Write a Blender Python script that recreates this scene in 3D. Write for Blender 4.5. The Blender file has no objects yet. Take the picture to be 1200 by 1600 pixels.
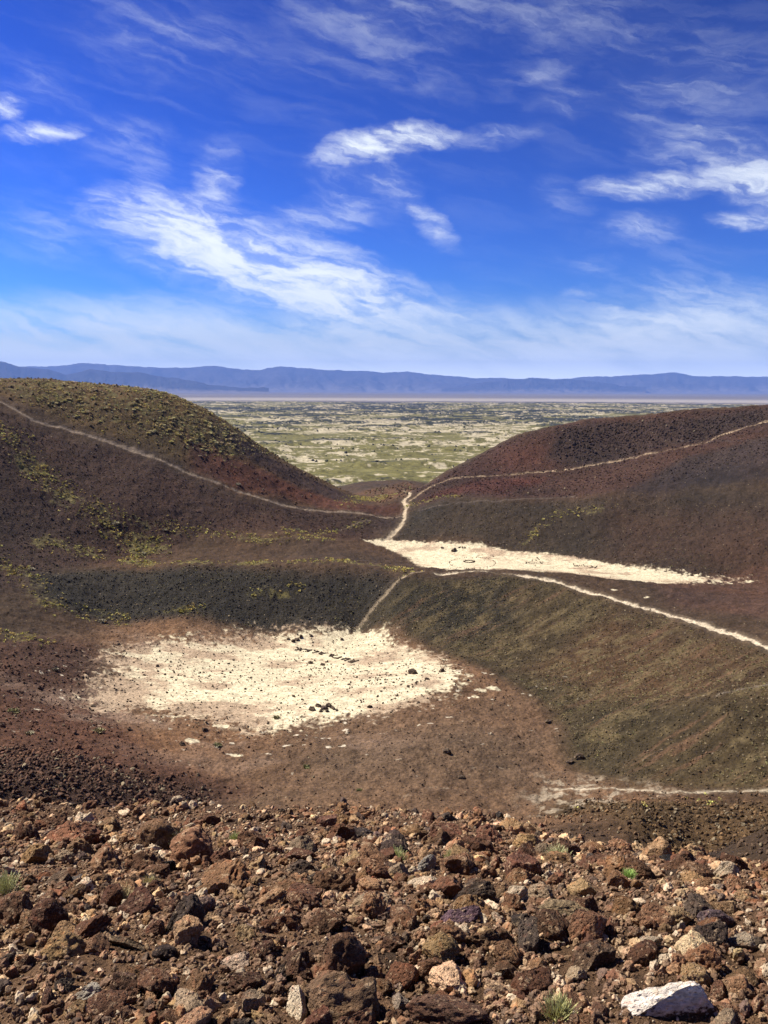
import bpy, bmesh, math, random
import numpy as np
from mathutils import Matrix, Vector

SC = bpy.context.scene
COL = SC.collection
rng = np.random.default_rng(11)
random.seed(11)

# ------------------------------------------------------------------ camera
F = 1414.0                       # focal length, in pixels of a 1200 x 1600 picture
EYE = Vector((0.0, 0.0, 58.0))   # eye level is 58 m above the lava plain
PITCH, ROLL = math.atan((800 - 609) / F), math.radians(0.2)
CM = Matrix.Rotation(math.pi / 2 - PITCH, 4, 'X') @ Matrix.Rotation(ROLL, 4, 'Z')
cam = bpy.data.cameras.new('camera')
cam.sensor_fit = 'VERTICAL'; cam.sensor_height = 36.0; cam.sensor_width = 27.0
cam.lens = 36.0 * F / 1600.0
cam.clip_start = 0.05; cam.clip_end = 200000.0
camo = bpy.data.objects.new('camera', cam); COL.objects.link(camo)
camo.matrix_world = Matrix.Translation(EYE) @ CM
SC.camera = camo

# ------------------------------------------------------------------ light
SUN_AZ, SUN_EL = math.radians(-68), math.radians(50)      # to the left, a little ahead
sdir = Vector((math.sin(SUN_AZ) * math.cos(SUN_EL), math.cos(SUN_AZ) * math.cos(SUN_EL), math.sin(SUN_EL)))
sl = bpy.data.lights.new('sun', 'SUN'); sl.energy = 5.0; sl.angle = math.radians(0.5); sl.color = (1.0, 0.93, 0.80)
so = bpy.data.objects.new('sun', sl); COL.objects.link(so)
so.rotation_euler = sdir.to_track_quat('Z', 'Y').to_euler()
SC.view_settings.view_transform = 'Standard'; SC.view_settings.look = 'None'
SC.view_settings.exposure = 1.05; SC.view_settings.gamma = 1.0
SC.view_settings.use_curve_mapping = False
SC.render.engine = 'CYCLES'
SC.cycles.use_denoising = True
SC.cycles.max_bounces = 4; SC.cycles.diffuse_bounces = 2; SC.cycles.volume_bounces = 0
SC.cycles.transparent_max_bounces = 4


def ray(px, py):
    """Direction of a point of the 1200 x 1600 survey picture, scaled so that y = 1."""
    d = CM.to_3x3() @ Vector(((px - 600) / F, -(py - 800) / F, -1.0))
    return d / d.y


def pt(px, py, D):
    d = ray(px, py)
    return (d.x * D, D, EYE.z + d.z * D)


class NT:
    """A small helper for writing node trees."""
    def __init__(s, tree):
        s.t = tree; s.t.nodes.clear()

    def n(s, typ, ins=None, **attrs):
        nd = s.t.nodes.new(typ)
        for k, v in attrs.items():
            setattr(nd, k, v)
        for k, v in (ins or {}).items():
            sock = nd.inputs[k]
            if isinstance(v, bpy.types.NodeSocket):
                s.t.links.new(v, sock)
            else:
                sock.default_value = v
        return nd

    def math(s, op, a, b=None, clamp=False):
        ins = {0: a}
        if b is not None:
            ins[1] = b
        return s.n('ShaderNodeMath', ins, operation=op, use_clamp=clamp).outputs[0]

    def vmath(s, op, a, b):
        return s.n('ShaderNodeVectorMath', {0: a, 1: b}, operation=op).outputs[0]

    def ramp(s, fac, a, b, lo=0.0, hi=1.0, smooth=True):
        return s.n('ShaderNodeMapRange', {0: fac, 1: a, 2: b, 3: lo, 4: hi},
                   interpolation_type='SMOOTHSTEP' if smooth else 'LINEAR').outputs[0]

    def mix(s, fac, a, b, blend='MIX'):
        nd = s.n('ShaderNodeMix', {0: fac}, data_type='RGBA', blend_type=blend)
        for i, v in ((6, a), (7, b)):
            if isinstance(v, bpy.types.NodeSocket):
                s.t.links.new(v, nd.inputs[i])
            else:
                nd.inputs[i].default_value = (*v, 1) if len(v) == 3 else v
        return nd.outputs[2]

    def noise(s, vec, scale, detail=6, rough=0.55, dist=0.0):
        return s.n('ShaderNodeTexNoise', {'Vector': vec, 'Scale': scale, 'Detail': detail, 'Roughness': rough, 'Distortion': dist})


# ------------------------------------------------------------------ sky
world = bpy.data.worlds.new('World'); SC.world = world; world.use_nodes = True
SKY_STRENGTH = 0.068


def build_sky():
    w = NT(world.node_tree)
    sky = w.n('ShaderNodeTexSky', sky_type='NISHITA', sun_disc=False, sun_elevation=SUN_EL,
              sun_rotation=SUN_AZ % (2 * math.pi), altitude=400.0, air_density=1.0, dust_density=0.3, ozone_density=3.0)
    ref = 5.7            # clear desert air: the blue is deepened by a power curve about its own blue level
    norm = w.vmath('MULTIPLY', sky.outputs[0], (1 / ref, 1 / ref, 1 / ref))
    gam = w.n('ShaderNodeGamma', {0: norm, 1: 2.55}).outputs[0]
    gam = w.vmath('MULTIPLY', gam, (ref * 0.27, ref * 0.44, ref * 0.78))
    tc = w.n('ShaderNodeTexCoord').outputs['Generated']
    sep = w.n('ShaderNodeSeparateXYZ', {0: tc})
    az = w.math('ARCTAN2', sep.outputs[0], sep.outputs[1])
    el = w.math('ARCSINE', sep.outputs[2])
    p = w.n('ShaderNodeCombineXYZ', {0: az, 1: el, 2: 0.0}).outputs[0]
    # feathering: wisps are drawn out along the wind
    wn = w.noise(w.vmath('MULTIPLY', p, (5.0, 9.0, 1.0)), 1.0, 5, 0.6)
    off = w.vmath('MULTIPLY', w.vmath('SUBTRACT', wn.outputs['Color'], (0.5, 0.5, 0.5)), (0.060, 0.030, 0.0))
    wn2 = w.noise(w.vmath('MULTIPLY', p, (30.0, 60.0, 1.0)), 1.0, 6, 0.65)
    off2 = w.vmath('MULTIPLY', w.vmath('SUBTRACT', wn2.outputs['Color'], (0.5, 0.5, 0.5)), (0.030, 0.014, 0.0))
    q = w.vmath('ADD', w.vmath('ADD', p, off), off2)

    def ae(px, py):
        d = ray(px, py).normalized()
        return math.atan2(d.x, d.y), math.asin(d.z)

    def py_(v):
        return v

    def blob(x0, y0, x1, y1, wid, amp):
        (a0, e0), (a1, e1) = ae(x0, y0), ae(x1, y1)
        cx, cy = (a0 + a1) / 2, (e0 + e1) / 2
        L = math.hypot(a1 - a0, e1 - e0) / 2 + wid / F * 0.6
        th = math.atan2(e1 - e0, a1 - a0)
        v = w.vmath('SUBTRACT', q, (cx, cy, 0))
        v = w.n('ShaderNodeVectorRotate', {'Vector': v, 'Angle': -th}, rotation_type='Z_AXIS').outputs[0]
        v = w.vmath('MULTIPLY', v, (1 / L, 1 / (wid / F), 0))
        g = w.n('ShaderNodeTexGradient', {0: v}, gradient_type='SPHERICAL').outputs['Fac']
        return w.math('MULTIPLY', g, amp * (1.05 if amp > 0.75 else 0.62 if py_(y0) > 130 else 0.42))

    blobs = [
        (150, 330, 470, 430, 75, 1.25), (330, 400, 640, 470, 70, 1.2), (180, 340, 330, 350, 50, 0.7), (420, 455, 600, 475, 45, 0.8),
        (330, 330, 345, 235, 42, 0.72), (215, 300, 250, 250, 40, 0.3), (430, 345, 575, 325, 38, 0.65), (140, 300, 165, 315, 24, 0.35),
        (480, 252, 640, 212, 28, 1.0), (580, 222, 705, 207, 24, 1.0), (690, 215, 840, 206, 20, 0.5), (470, 255, 560, 300, 40, 0.30),
        (590, 262, 650, 318, 28, 0.74), (640, 312, 715, 388, 20, 0.74), (560, 280, 620, 300, 60, 0.3),
        (-30, 212, 138, 200, 17, 0.85), (-30, 168, 30, 168, 20, 0.8), (0, 120, 120, 150, 70, 0.25),
        (905, 292, 1110, 286, 24, 0.9), (1100, 270, 1300, 296, 36, 1.0), (1050, 205, 1260, 240, 34, 0.75), (1000, 240, 1120, 262, 45, 0.35),
        (1110, 336, 1280, 338, 18, 0.9), (920, 362, 1060, 352, 32, 0.5), (840, 300, 900, 320, 40, 0.25), (960, 140, 1190, 110, 90, 0.32),
        (820, 165, 940, 158, 30, 0.35), (430, 15, 760, 25, 60, 0.5), (700, 15, 1080, 25, 60, 0.36), (780, 115, 900, 112, 26, 0.36),
        (400, 95, 780, 115, 40, 0.28), (100, 30, 420, 90, 80, 0.3), (150, 230, 260, 200, 50, 0.28), (0, 345, 140, 370, 60, 0.35),
        (-60, 500, 520, 520, 62, 0.62), (480, 505, 830, 500, 60, 0.62), (650, 485, 745, 490, 22, 0.6), (880, 460, 940, 460, 14, 0.7),
        (900, 500, 1300, 485, 62, 0.75), (700, 540, 1300, 520, 46, 0.75), (890, 418, 960, 415, 18, 0.3), (400, 540, 760, 545, 45, 0.5),
        (850, 420, 1200, 440, 70, 0.22),
    ]
    tot = None
    for b in blobs:
        g = blob(*b)
        tot = g if tot is None else w.math('ADD', tot, g)
    # texture: streaks + fine feathers
    v1 = w.n('ShaderNodeVectorRotate', {'Vector': q, 'Angle': 0.25}, rotation_type='Z_AXIS').outputs[0]
    s1 = w.noise(w.vmath('MULTIPLY', v1, (8.0, 40.0, 1.0)), 1.0, 10, 0.60, 0.5).outputs['Fac']
    s2 = w.noise(w.vmath('MULTIPLY', v1, (24.0, 90.0, 1.0)), 1.0, 9, 0.60, 0.8).outputs['Fac']
    tex = w.math('ADD', w.math('MULTIPLY', s1, 0.6), w.math('MULTIPLY', s2, 0.4))
    tx = w.math('POWER', w.ramp(tex, 0.33, 0.68), 1.9)
    # broken veil near the horizon
    band = w.ramp(el, 0.108, 0.045)
    band = w.math('ADD', w.math('MULTIPLY', band, w.ramp(s1, 0.30, 0.62, 0.15, 0.75)), w.ramp(el, 0.06, 0.0, 0.0, 1.2))
    veil = w.math('MULTIPLY', w.ramp(el, 0.0, 0.5, 0.02, 0.05), w.ramp(s1, 0.45, 0.75))
    dens = w.math('MULTIPLY', w.math('POWER', tot, 1.25), w.math('ADD', w.math('MULTIPLY', tx, 1.9), 0.10))
    dens = w.math('ADD', w.math('ADD', dens, w.math('MULTIPLY', band, 1.0)), veil)
    alpha = w.math('SUBTRACT', 1.0, w.math('POWER', 2.718, w.math('MULTIPLY', dens, -1.55)), clamp=True)
    k = 10.0
    glare = w.ramp(el, 0.055, 0.0, 1.0, 2.1)      # the bright milky air low over the desert
    wht = w.vmath('MULTIPLY', (0.81 * k, 0.855 * k, 0.84 * k), w.n('ShaderNodeCombineXYZ', {0: glare, 1: glare, 2: glare}).outputs[0])
    colr = w.mix(alpha, gam, wht)
    bg = w.n('ShaderNodeBackground', {0: colr, 1: SKY_STRENGTH})
    out = w.n('ShaderNodeOutputWorld', {0: bg.outputs[0]})


build_sky()
world.cycles.sampling_method = 'MANUAL'; world.cycles.sample_map_resolution = 512

# ------------------------------------------------------------------ noise on arrays


def _h(ix, iy, iz, seed):
    n = (ix.astype(np.int64) * 374761393 + iy.astype(np.int64) * 668265263 + iz * 2147483647 + seed * 1274126177) & 0xFFFFFFFF
    n = ((n ^ (n >> 13)) * 1274126177) & 0xFFFFFFFF
    n = ((n ^ (n >> 16)) * 2246822519) & 0xFFFFFFFF
    return ((n ^ (n >> 15)) & 0xFFFFFF) / float(0xFFFFFF)


def vnoise(x, y, seed=0):
    fx = np.floor(x); fy = np.floor(y)
    u = x - fx; v = y - fy
    u = u * u * (3 - 2 * u); v = v * v * (3 - 2 * v)
    a = _h(fx, fy, 0, seed); b = _h(fx + 1, fy, 0, seed); c = _h(fx, fy + 1, 0, seed); d = _h(fx + 1, fy + 1, 0, seed)
    return a + (b - a) * u + (c - a) * v + (a - b - c + d) * u * v


def fbm(x, y, octs=4, seed=0, rough=0.5):
    """0..1, mean 0.5; each octave is turned so that no grid shows."""
    t = np.zeros_like(x, dtype=float); amp = 1.0; tot = 0.0
    ca, sa = math.cos(0.65), math.sin(0.65)
    for i in range(octs):
        t += amp * vnoise(x, y, seed + i * 17); tot += amp; amp *= rough
        x, y = (x * ca - y * sa) * 2.03 + 5.2, (x * sa + y * ca) * 2.03 + 1.3
    return t / tot


def noise3(p, seed=0):
    f = np.floor(p); w = p - f; w = w * w * (3 - 2 * w); f = f.astype(np.int64)
    r = 0
    for dx in (0, 1):
        for dy in (0, 1):
            for dz in (0, 1):
                wt = (w[:, 0] if dx else 1 - w[:, 0]) * (w[:, 1] if dy else 1 - w[:, 1]) * (w[:, 2] if dz else 1 - w[:, 2])
                r = r + wt * _h(f[:, 0] + dx, f[:, 1] + dy, (f[:, 2] + dz) * 1103515245, seed)
    return r


def fbm3(p, octs, seed, rough=0.5):
    t = 0; a = 1.0; s = 0
    for i in range(octs):
        t = t + a * noise3(p, seed + i * 31); s += a; a *= rough; p = p * 2.07 + 3.1
    return t / s


def sstep(a, b, x):
    t = np.clip((x - a) / (b - a), 0, 1)
    return t * t * (3 - 2 * t)


# ------------------------------------------------------------------ the shape of the crater
CTRL = [pt(*c) for c in [
    # near pan and its floor
    (730, 1055, 146), (640, 1110, 130), (480, 1140, 126), (300, 1140, 125), (140, 1100, 134), (200, 1000, 170), (430, 985, 183), (560, 985, 185), (640, 1010, 172),
    (400, 1060, 150), (560, 1060, 148), (300, 1060, 149),
    (300, 1240, 103), (500, 1250, 102), (700, 1262, 100), (850, 1270, 98), (870, 1235, 105), (600, 1180, 115), (780, 1150, 121),
    # left foot of the wall
    (0, 1000, 150), (0, 1100, 122), (0, 1180, 100), (0, 1235, 85), (120, 1180, 105), (160, 1225, 95), (90, 1010, 155),
    # black mound on the left
    (300, 975, 180), (150, 955, 183), (450, 985, 182), (540, 980, 184), (300, 883, 203), (180, 886, 202), (430, 880, 203), (530, 882, 202), (600, 892, 199),
    (90, 930, 182), (240, 930, 191), (450, 930, 192),
    # behind it
    (300, 865, 218), (300, 840, 228), (450, 868, 220), (450, 840, 233), (550, 850, 238), (560, 870, 222), (200, 860, 218), (100, 885, 198), (0, 900, 185), (0, 800, 212),
    (100, 780, 226), (200, 800, 228),
    # left path and hill
    (0, 625, 256), (100, 665, 257), (200, 700, 257), (300, 740, 255), (370, 765, 256), (430, 785, 258), (480, 795, 262), (560, 801, 265), (630, 803, 268),
    (0, 592, 286), (130, 600, 290), (250, 612, 293), (330, 645, 294), (420, 705, 297), (500, 748, 300), (560, 775, 303),
    # far pan
    (600, 845, 247), (700, 850, 242), (800, 862, 233), (950, 880, 219), (1100, 908, 198), (1200, 906, 199), (650, 890, 213), (730, 882, 217), (850, 890, 212), (1000, 905, 202),
    # spur on the right
    (640, 905, 191), (700, 897, 195), (790, 893, 195), (870, 905, 187), (950, 930, 176), (1050, 960, 161), (1200, 1010, 134),
    (600, 965, 184), (700, 1000, 172), (790, 1030, 160), (880, 1130, 128), (900, 1190, 114), (1000, 1225, 102), (1200, 1235, 97), (1200, 1100, 113), (1050, 1060, 134), (900, 1020, 156), (950, 1120, 124),
    (800, 960, 178), (1200, 1290, 72), (1000, 1275, 85),
    # mound in front of the right hill
    (650, 797, 266), (700, 787, 262), (800, 778, 258), (960, 770, 249), (1080, 769, 240), (1200, 768, 230), (800, 820, 245), (1000, 825, 233), (1200, 840, 212), (640, 825, 255),
    # right hill
    (640, 768, 286), (700, 750, 288), (800, 742, 282), (880, 735, 280), (950, 722, 279), (1050, 703, 272), (1100, 692, 270), (1140, 676, 268), (1200, 657, 265),
    (700, 735, 300), (760, 705, 304), (800, 684, 306), (850, 669, 306), (920, 656, 306), (1000, 650, 303), (1080, 641, 298), (1200, 633, 290),
    # the breach
    (600, 785, 290), (630, 778, 300), (632, 771, 320), (620, 762, 350), (625, 755, 400), (640, 750, 450),
]]
CTRL += [  # the rest of the ring, foreslope and outer flank
    (145, 150, 57), (150, 215, 55), (112, 80, 57.5), (70, 25, 57.5), (100, 150, 30), (92, 95, 30), (-145, 150, 60), (-145, 215, 61), (-112, 80, 59), (-70, 25, 58), (-104, 150, 29), (-95, 95, 32),
    (-60, 78, 19), (-30, 80, 12.5), (0, 79, 12), (30, 78, 13.5), (-60, 60, 30), (-30, 60, 23.5), (0, 60, 22), (30, 60, 23), (-50, 40, 41), (0, 40, 34), (45, 40, 36), (55, 62, 28),
    (-110, 300, 60), (-112, 330, 46), (-60, 325, 36), (-30, 330, 17), (-40, 350, 12), (-110, 380, 18), (-90, 420, 2), (-50, 430, 5), (-200, 330, 20), (-260, 200, 5), (-255, 100, 5),
    (128, 290, 54), (160, 320, 38), (75, 330, 40), (40, 330, 27), (30, 350, 14), (100, 360, 22), (90, 420, 2), (50, 430, 5), (210, 330, 12), (265, 200, 5), (260, 100, 5),
    (0, 520, 4), (120, 520, -2), (-120, 520, -2), (0, 620, -1), (200, 620, -3), (-200, 620, -3), (300, 450, -3), (-300, 450, -3), (420, 250, -4), (-420, 250, -4),
]
CTRL = np.array(CTRL, float)


def _k(r2):
    return 0.5 * r2 * np.log(r2 + 1e-12)


CP = CTRL[:, :2] / 100.0
n_ = len(CP)
A_ = np.zeros((n_ + 3, n_ + 3))
A_[:n_, :n_] = _k(((CP[:, None] - CP[None]) ** 2).sum(2)) + np.eye(n_) * 2e-4
A_[:n_, n_] = 1; A_[:n_, n_ + 1:] = CP; A_[n_:, :n_] = A_[:n_, n_:].T
W_ = np.linalg.solve(A_, np.concatenate([CTRL[:, 2], np.zeros(3)]))

NY = np.array([-60, -5, 0, 2.1, 2.7, 4.2, 6, 9, 11, 15, 25, 50, 80])
NZ = np.array([-1.6, -1.5, -1.52, -1.60, -1.74, -2.33, -3.10, -4.44, -5.60, -8.1, -14.2, -29.0, -46])


def smooth_z(x, y):
    """Height of the bare landform, without lumps."""
    x = np.asarray(x, float); y = np.asarray(y, float)
    sh = x.shape; x = x.ravel(); y = y.ravel()
    z = np.empty_like(x)
    for i in range(0, len(x), 60000):
        X = x[i:i + 60000] / 100; Y = y[i:i + 60000] / 100
        r2 = (X[:, None] - CP[None, :, 0]) ** 2 + (Y[:, None] - CP[None, :, 1]) ** 2
        z[i:i + 60000] = _k(r2) @ W_[:n_] + W_[n_] + W_[n_ + 1] * X + W_[n_ + 2] * Y
    near = EYE.z + np.interp(y, NY, NZ)
    t = np.clip(x / np.maximum(y, 1.0), -1.5, 1.5)
    near = near + np.clip(-t - 0.12, 0, 1) * np.clip(y - 7, 0, 30) * 0.18 - np.clip(t - 0.10, 0, 1) * np.clip(y - 4, 0, 6) * 0.33
    far = sstep(18, 55, np.hypot(x, y)) * sstep(5, 40, y + np.abs(x) * 0.5)
    z = near * (1 - far) + z * far
    out = sstep(520, 680, np.hypot(x, y))
    return (z * (1 - out) - 5 * out).reshape(sh)


def at(px, py, d0=60.0, d1=420.0, step=0.25):
    """The point of the landform that a survey pixel shows, searched between the distances d0 and d1."""
    d = ray(px, py)
    D = np.arange(d0, d1, step)
    zr = EYE.z + d.z * D
    zs = smooth_z(d.x * D, D)
    hit = np.nonzero(zr <= zs)[0]
    i = hit[0] if len(hit) else int(np.argmin(zr - zs))
    return np.array((d.x * D[i], D[i], zs[i]))


def pushed(P, n=6, k=1.07):
    """An outline whose first n points, on a crest, are carried over to the far side of it."""
    P = P.copy(); P[:n] *= k
    return P


def line(pts, d0=60, d1=420):
    return np.array([at(p[0], p[1], *(p[2:] if len(p) > 2 else (d0, d1)))[:2] for p in pts])


def seg_dist(x, y, poly, closed=False):
    """Distance to a polyline and how far along it the nearest point is (0..1)."""
    best = np.full(x.shape, 1e9); along = np.zeros(x.shape)
    m = len(poly); k = m if closed else m - 1
    for i in range(k):
        a = poly[i]; b = poly[(i + 1) % m]; d = b - a
        L = max((d ** 2).sum(), 1e-9)
        t = np.clip(((x - a[0]) * d[0] + (y - a[1]) * d[1]) / L, 0, 1)
        q = np.hypot(x - a[0] - t * d[0], y - a[1] - t * d[1])
        w = q < best
        along = np.where(w, (i + t) / k, along); best = np.where(w, q, best)
    return best, along


def signed(x, y, poly):
    """Signed distance to a closed polygon, positive inside."""
    out = np.full(x.shape, -1e3)
    lo = poly.min(0) - 40; hi = poly.max(0) + 40
    m = (x > lo[0]) & (x < hi[0]) & (y > lo[1]) & (y < hi[1])
    X = x[m]; Y = y[m]
    d, _ = seg_dist(X, Y, poly, True)
    ins = np.zeros(X.shape, bool); j = len(poly) - 1
    for i in range(len(poly)):
        xi, yi = poly[i]; xj, yj = poly[j]
        c = ((yi > Y) != (yj > Y)) & (X < (xj - xi) * (Y - yi) / (yj - yi + 1e-12) + xi)
        ins ^= c; j = i
    out[m] = np.where(ins, d, -d)
    return out


# outlines on the ground
PAN_NEAR = line([(132, 1088), (175, 1045), (182, 1018), (240, 1005), (330, 1000), (420, 993), (500, 984), (560, 988), (612, 993), (640, 1012), (684, 1028), (712, 1048), (722, 1066),
                 (700, 1085), (620, 1105), (540, 1122), (450, 1135), (370, 1140), (300, 1115), (220, 1105), (165, 1112)], 90, 200)
PAN_FAR = line([(566, 843, 225, 262), (605, 843, 225, 262), (680, 846, 225, 262), (740, 851), (800, 861), (880, 868), (960, 880), (1040, 888), (1100, 897), (1190, 905), (1160, 911), (1080, 914), (1000, 914, 190, 240),
                (880, 905, 195, 240), (780, 893, 200, 240), (700, 895, 200, 240), (668, 888, 200, 240), (640, 872, 200, 240), (600, 855, 200, 260)], 190, 262)
PATHS = {   # name: (polyline, half width m, colour)
    'hill': (line([(-60, 600), (0, 626), (50, 655), (100, 668), (170, 690), (240, 715), (300, 740), (370, 766), (430, 786), (480, 796), (560, 801), (634, 804)], 200, 285), 0.62, (0.25, 0.19, 0.14)),
    'descent': (line([(600, 846), (622, 826), (632, 812), (632, 800), (636, 790), (630, 784, 275, 330), (640, 774, 275, 340), (632, 768, 280, 360)], 225, 300), 0.52, (0.50, 0.40, 0.28)),
    'right': (line([(640, 784, 262, 300), (668, 764, 262, 310), (700, 750), (760, 745), (800, 742), (880, 736), (950, 722), (1000, 713), (1050, 703), (1100, 692), (1125, 680), (1150, 672), (1200, 658), (1260, 640)], 262, 296), 0.30, (0.46, 0.34, 0.22)),
    'notch': (line([(553, 984), (580, 955), (605, 925), (625, 905), (660, 893)], 160, 215), 0.55, (0.36, 0.28, 0.19)),
    'spur': (line([(680, 896), (740, 893), (800, 896), (870, 908), (950, 932), (1050, 962), (1120, 984), (1180, 1003), (1260, 1050)], 120, 200), 0.48, (0.54, 0.45, 0.33)),
    'foot': (line([(870, 1236), (930, 1232), (985, 1229), (1040, 1235), (1100, 1233), (1200, 1237), (1300, 1240)], 80, 125), 0.30, (0.50, 0.42, 0.31)),
    'crest': (line([(655, 798, 255, 275), (700, 789, 255, 272), (800, 780, 250, 266), (900, 774, 244, 262)], 240, 275), 0.35, (0.10, 0.075, 0.06)),
    'step': (line([(1060, 689), (1110, 690), (1180, 688)], 240, 285), 0.22, (0.075, 0.055, 0.048)),
    'mark': (line([(1120, 1090), (1180, 1073), (1240, 1060)], 90, 135), 0.28, (0.20, 0.16, 0.12)),
    'side': (line([(530, 828), (560, 815), (578, 812)], 225, 280), 0.35, (0.16, 0.12, 0.085)),
}
ZONES = [  # (outline, colour, edge width m)
    (line([(-150, 640), (0, 640), (200, 712), (370, 775), (480, 800), (620, 808), (570, 842), (300, 835), (250, 870), (90, 890), (-150, 960)], 150, 275), (0.044, 0.0275, 0.0235), 6),
    (pushed(line([(-150, 560), (0, 600), (250, 618), (330, 650), (420, 710), (500, 752), (560, 779), (480, 794), (370, 762), (200, 697), (0, 620), (-150, 600)], 235, 310), 7), (0.082, 0.055, 0.026), 5),
    (line([(300, 690), (420, 740), (560, 785), (625, 785), (630, 800), (480, 793), (370, 762), (300, 736)], 245, 310), (0.078, 0.034, 0.024), 8),
    (line([(340, 660), (420, 712), (500, 753), (560, 779), (520, 780), (420, 735), (350, 700)], 255, 310), (0.042, 0.027, 0.025), 5),
    (line([(40, 900), (120, 890), (250, 887), (450, 884), (600, 893), (640, 908), (590, 975), (450, 984), (240, 972), (100, 958), (50, 930)], 165, 206), (0.027, 0.0265, 0.025), 7),
    (line([(640, 908), (790, 897), (870, 909), (950, 934), (1050, 964), (1200, 1014), (1330, 1060), (1330, 1235), (1000, 1222), (900, 1190), (860, 1120), (760, 1040), (660, 1005), (575, 975)], 90, 200), (0.045, 0.037, 0.023), 5),
    (line([(960, 950), (1060, 975), (1220, 1030), (1220, 1080), (1050, 1090), (900, 1080), (850, 1040)], 100, 180), (0.064, 0.042, 0.026), 12),
    (line([(640, 910), (760, 905), (800, 960), (700, 1000), (580, 975)], 150, 200), (0.030, 0.029, 0.024), 10),
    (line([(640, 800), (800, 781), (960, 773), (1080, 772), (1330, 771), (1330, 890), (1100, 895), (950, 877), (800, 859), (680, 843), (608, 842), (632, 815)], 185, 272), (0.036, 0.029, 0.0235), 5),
    (line([(960, 776), (1330, 775), (1330, 890), (1100, 893), (950, 872)], 185, 272), (0.052, 0.033, 0.026), 18),
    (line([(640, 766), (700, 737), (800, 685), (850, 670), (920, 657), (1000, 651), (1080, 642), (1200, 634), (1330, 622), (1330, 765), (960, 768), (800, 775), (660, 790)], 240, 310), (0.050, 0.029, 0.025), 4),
    (line([(720, 735), (800, 690), (880, 690), (860, 725), (760, 745)], 250, 310), (0.062, 0.030, 0.025), 16),
    (line([(660, 782), (740, 752), (860, 745), (800, 772)], 250, 310), (0.072, 0.029, 0.024), 6),
    (line([(880, 670), (1000, 656), (1200, 640), (1200, 655), (1080, 695), (930, 722), (860, 715)], 250, 310), (0.036, 0.025, 0.024), 6),
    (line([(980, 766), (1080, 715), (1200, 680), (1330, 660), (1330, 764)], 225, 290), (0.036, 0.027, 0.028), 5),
    (line([(-150, 1010), (60, 1000), (150, 1010), (140, 1100), (250, 1180), (380, 1240), (200, 1262), (-150, 1262)], 60, 170), (0.088, 0.048, 0.036), 8),
    (line([(-150, 1160), (60, 1170), (200, 1200), (330, 1235), (330, 1270), (-150, 1300)], 60, 125), (0.058, 0.034, 0.026), 7),
    (line([(900, 1245), (1000, 1250), (1250, 1250), (1250, 1300), (1000, 1300), (860, 1275)], 60, 110), (0.068, 0.049, 0.030), 5),
    (line([(560, 770), (620, 757), (640, 752), (650, 760), (640, 790), (590, 788)], 280, 420), (0.10, 0.06, 0.038), 6),
    (line([(440, 855), (570, 846), (640, 872), (660, 892), (600, 884), (450, 872)], 205, 250), (0.062, 0.043, 0.032), 4),
    (line([(1000, 905), (1200, 885), (1330, 900), (1330, 1010), (1200, 990), (1060, 945)], 150, 215), (0.075, 0.043, 0.034), 5),
]
GREENS = [  # (polyline, half width m, strength)
    (line([(-40, 650), (20, 685), (60, 735), (120, 790), (170, 820), (230, 865)], 180, 262), 5.5, 0.75),
    (line([(80, 850), (160, 870), (230, 880)], 180, 240), 4.0, 0.7),
    (line([(210, 880), (240, 850)], 190, 240), 4.5, 0.8),
    (line([(100, 770), (200, 815), (320, 830), (420, 845), (520, 842)], 190, 262), 3.2, 0.55),
    (line([(280, 880), (400, 878), (520, 876), (600, 884), (640, 900)], 195, 240), 2.2, 0.75),
    (line([(-20, 860), (40, 900), (70, 945), (150, 962), (190, 970)], 150, 215), 4.0, 0.6),
    (line([(-20, 990), (60, 1000)], 120, 180), 4.0, 0.5),
    (line([(400, 925), (470, 920)], 160, 210), 1.6, 0.9),
    (line([(250, 958), (310, 952)], 160, 210), 1.8, 0.8),
    (line([(825, 845), (845, 820), (880, 800), (960, 790)], 200, 262), 2.2, 0.5),
    (line([(450, 828), (500, 832), (570, 815)], 225, 270), 2.0, 0.5),
    (line([(540, 790, 270, 330), (590, 778, 270, 350), (620, 772, 270, 350)], 270, 350), 3.5, 0.7),
    (line([(640, 790, 258, 300), (680, 778, 258, 300), (720, 776, 258, 300)], 255, 300), 1.6, 0.6),
    (line([(900, 1262), (1000, 1255), (1100, 1250)], 60, 110), 3.0, 0.16),
]
HILL_GREEN = pushed(line([(-150, 580), (0, 596), (250, 616), (330, 650), (400, 690), (440, 725), (380, 735), (300, 715), (200, 690), (0, 615), (-150, 600)], 235, 310))
SPUR_FACE = ZONES[5][0]
BROWNB = np.array((0.140, 0.092, 0.064))
CREAM = np.array((0.655, 0.57, 0.40))
SAND = np.array((0.46, 0.40, 0.275))


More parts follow.
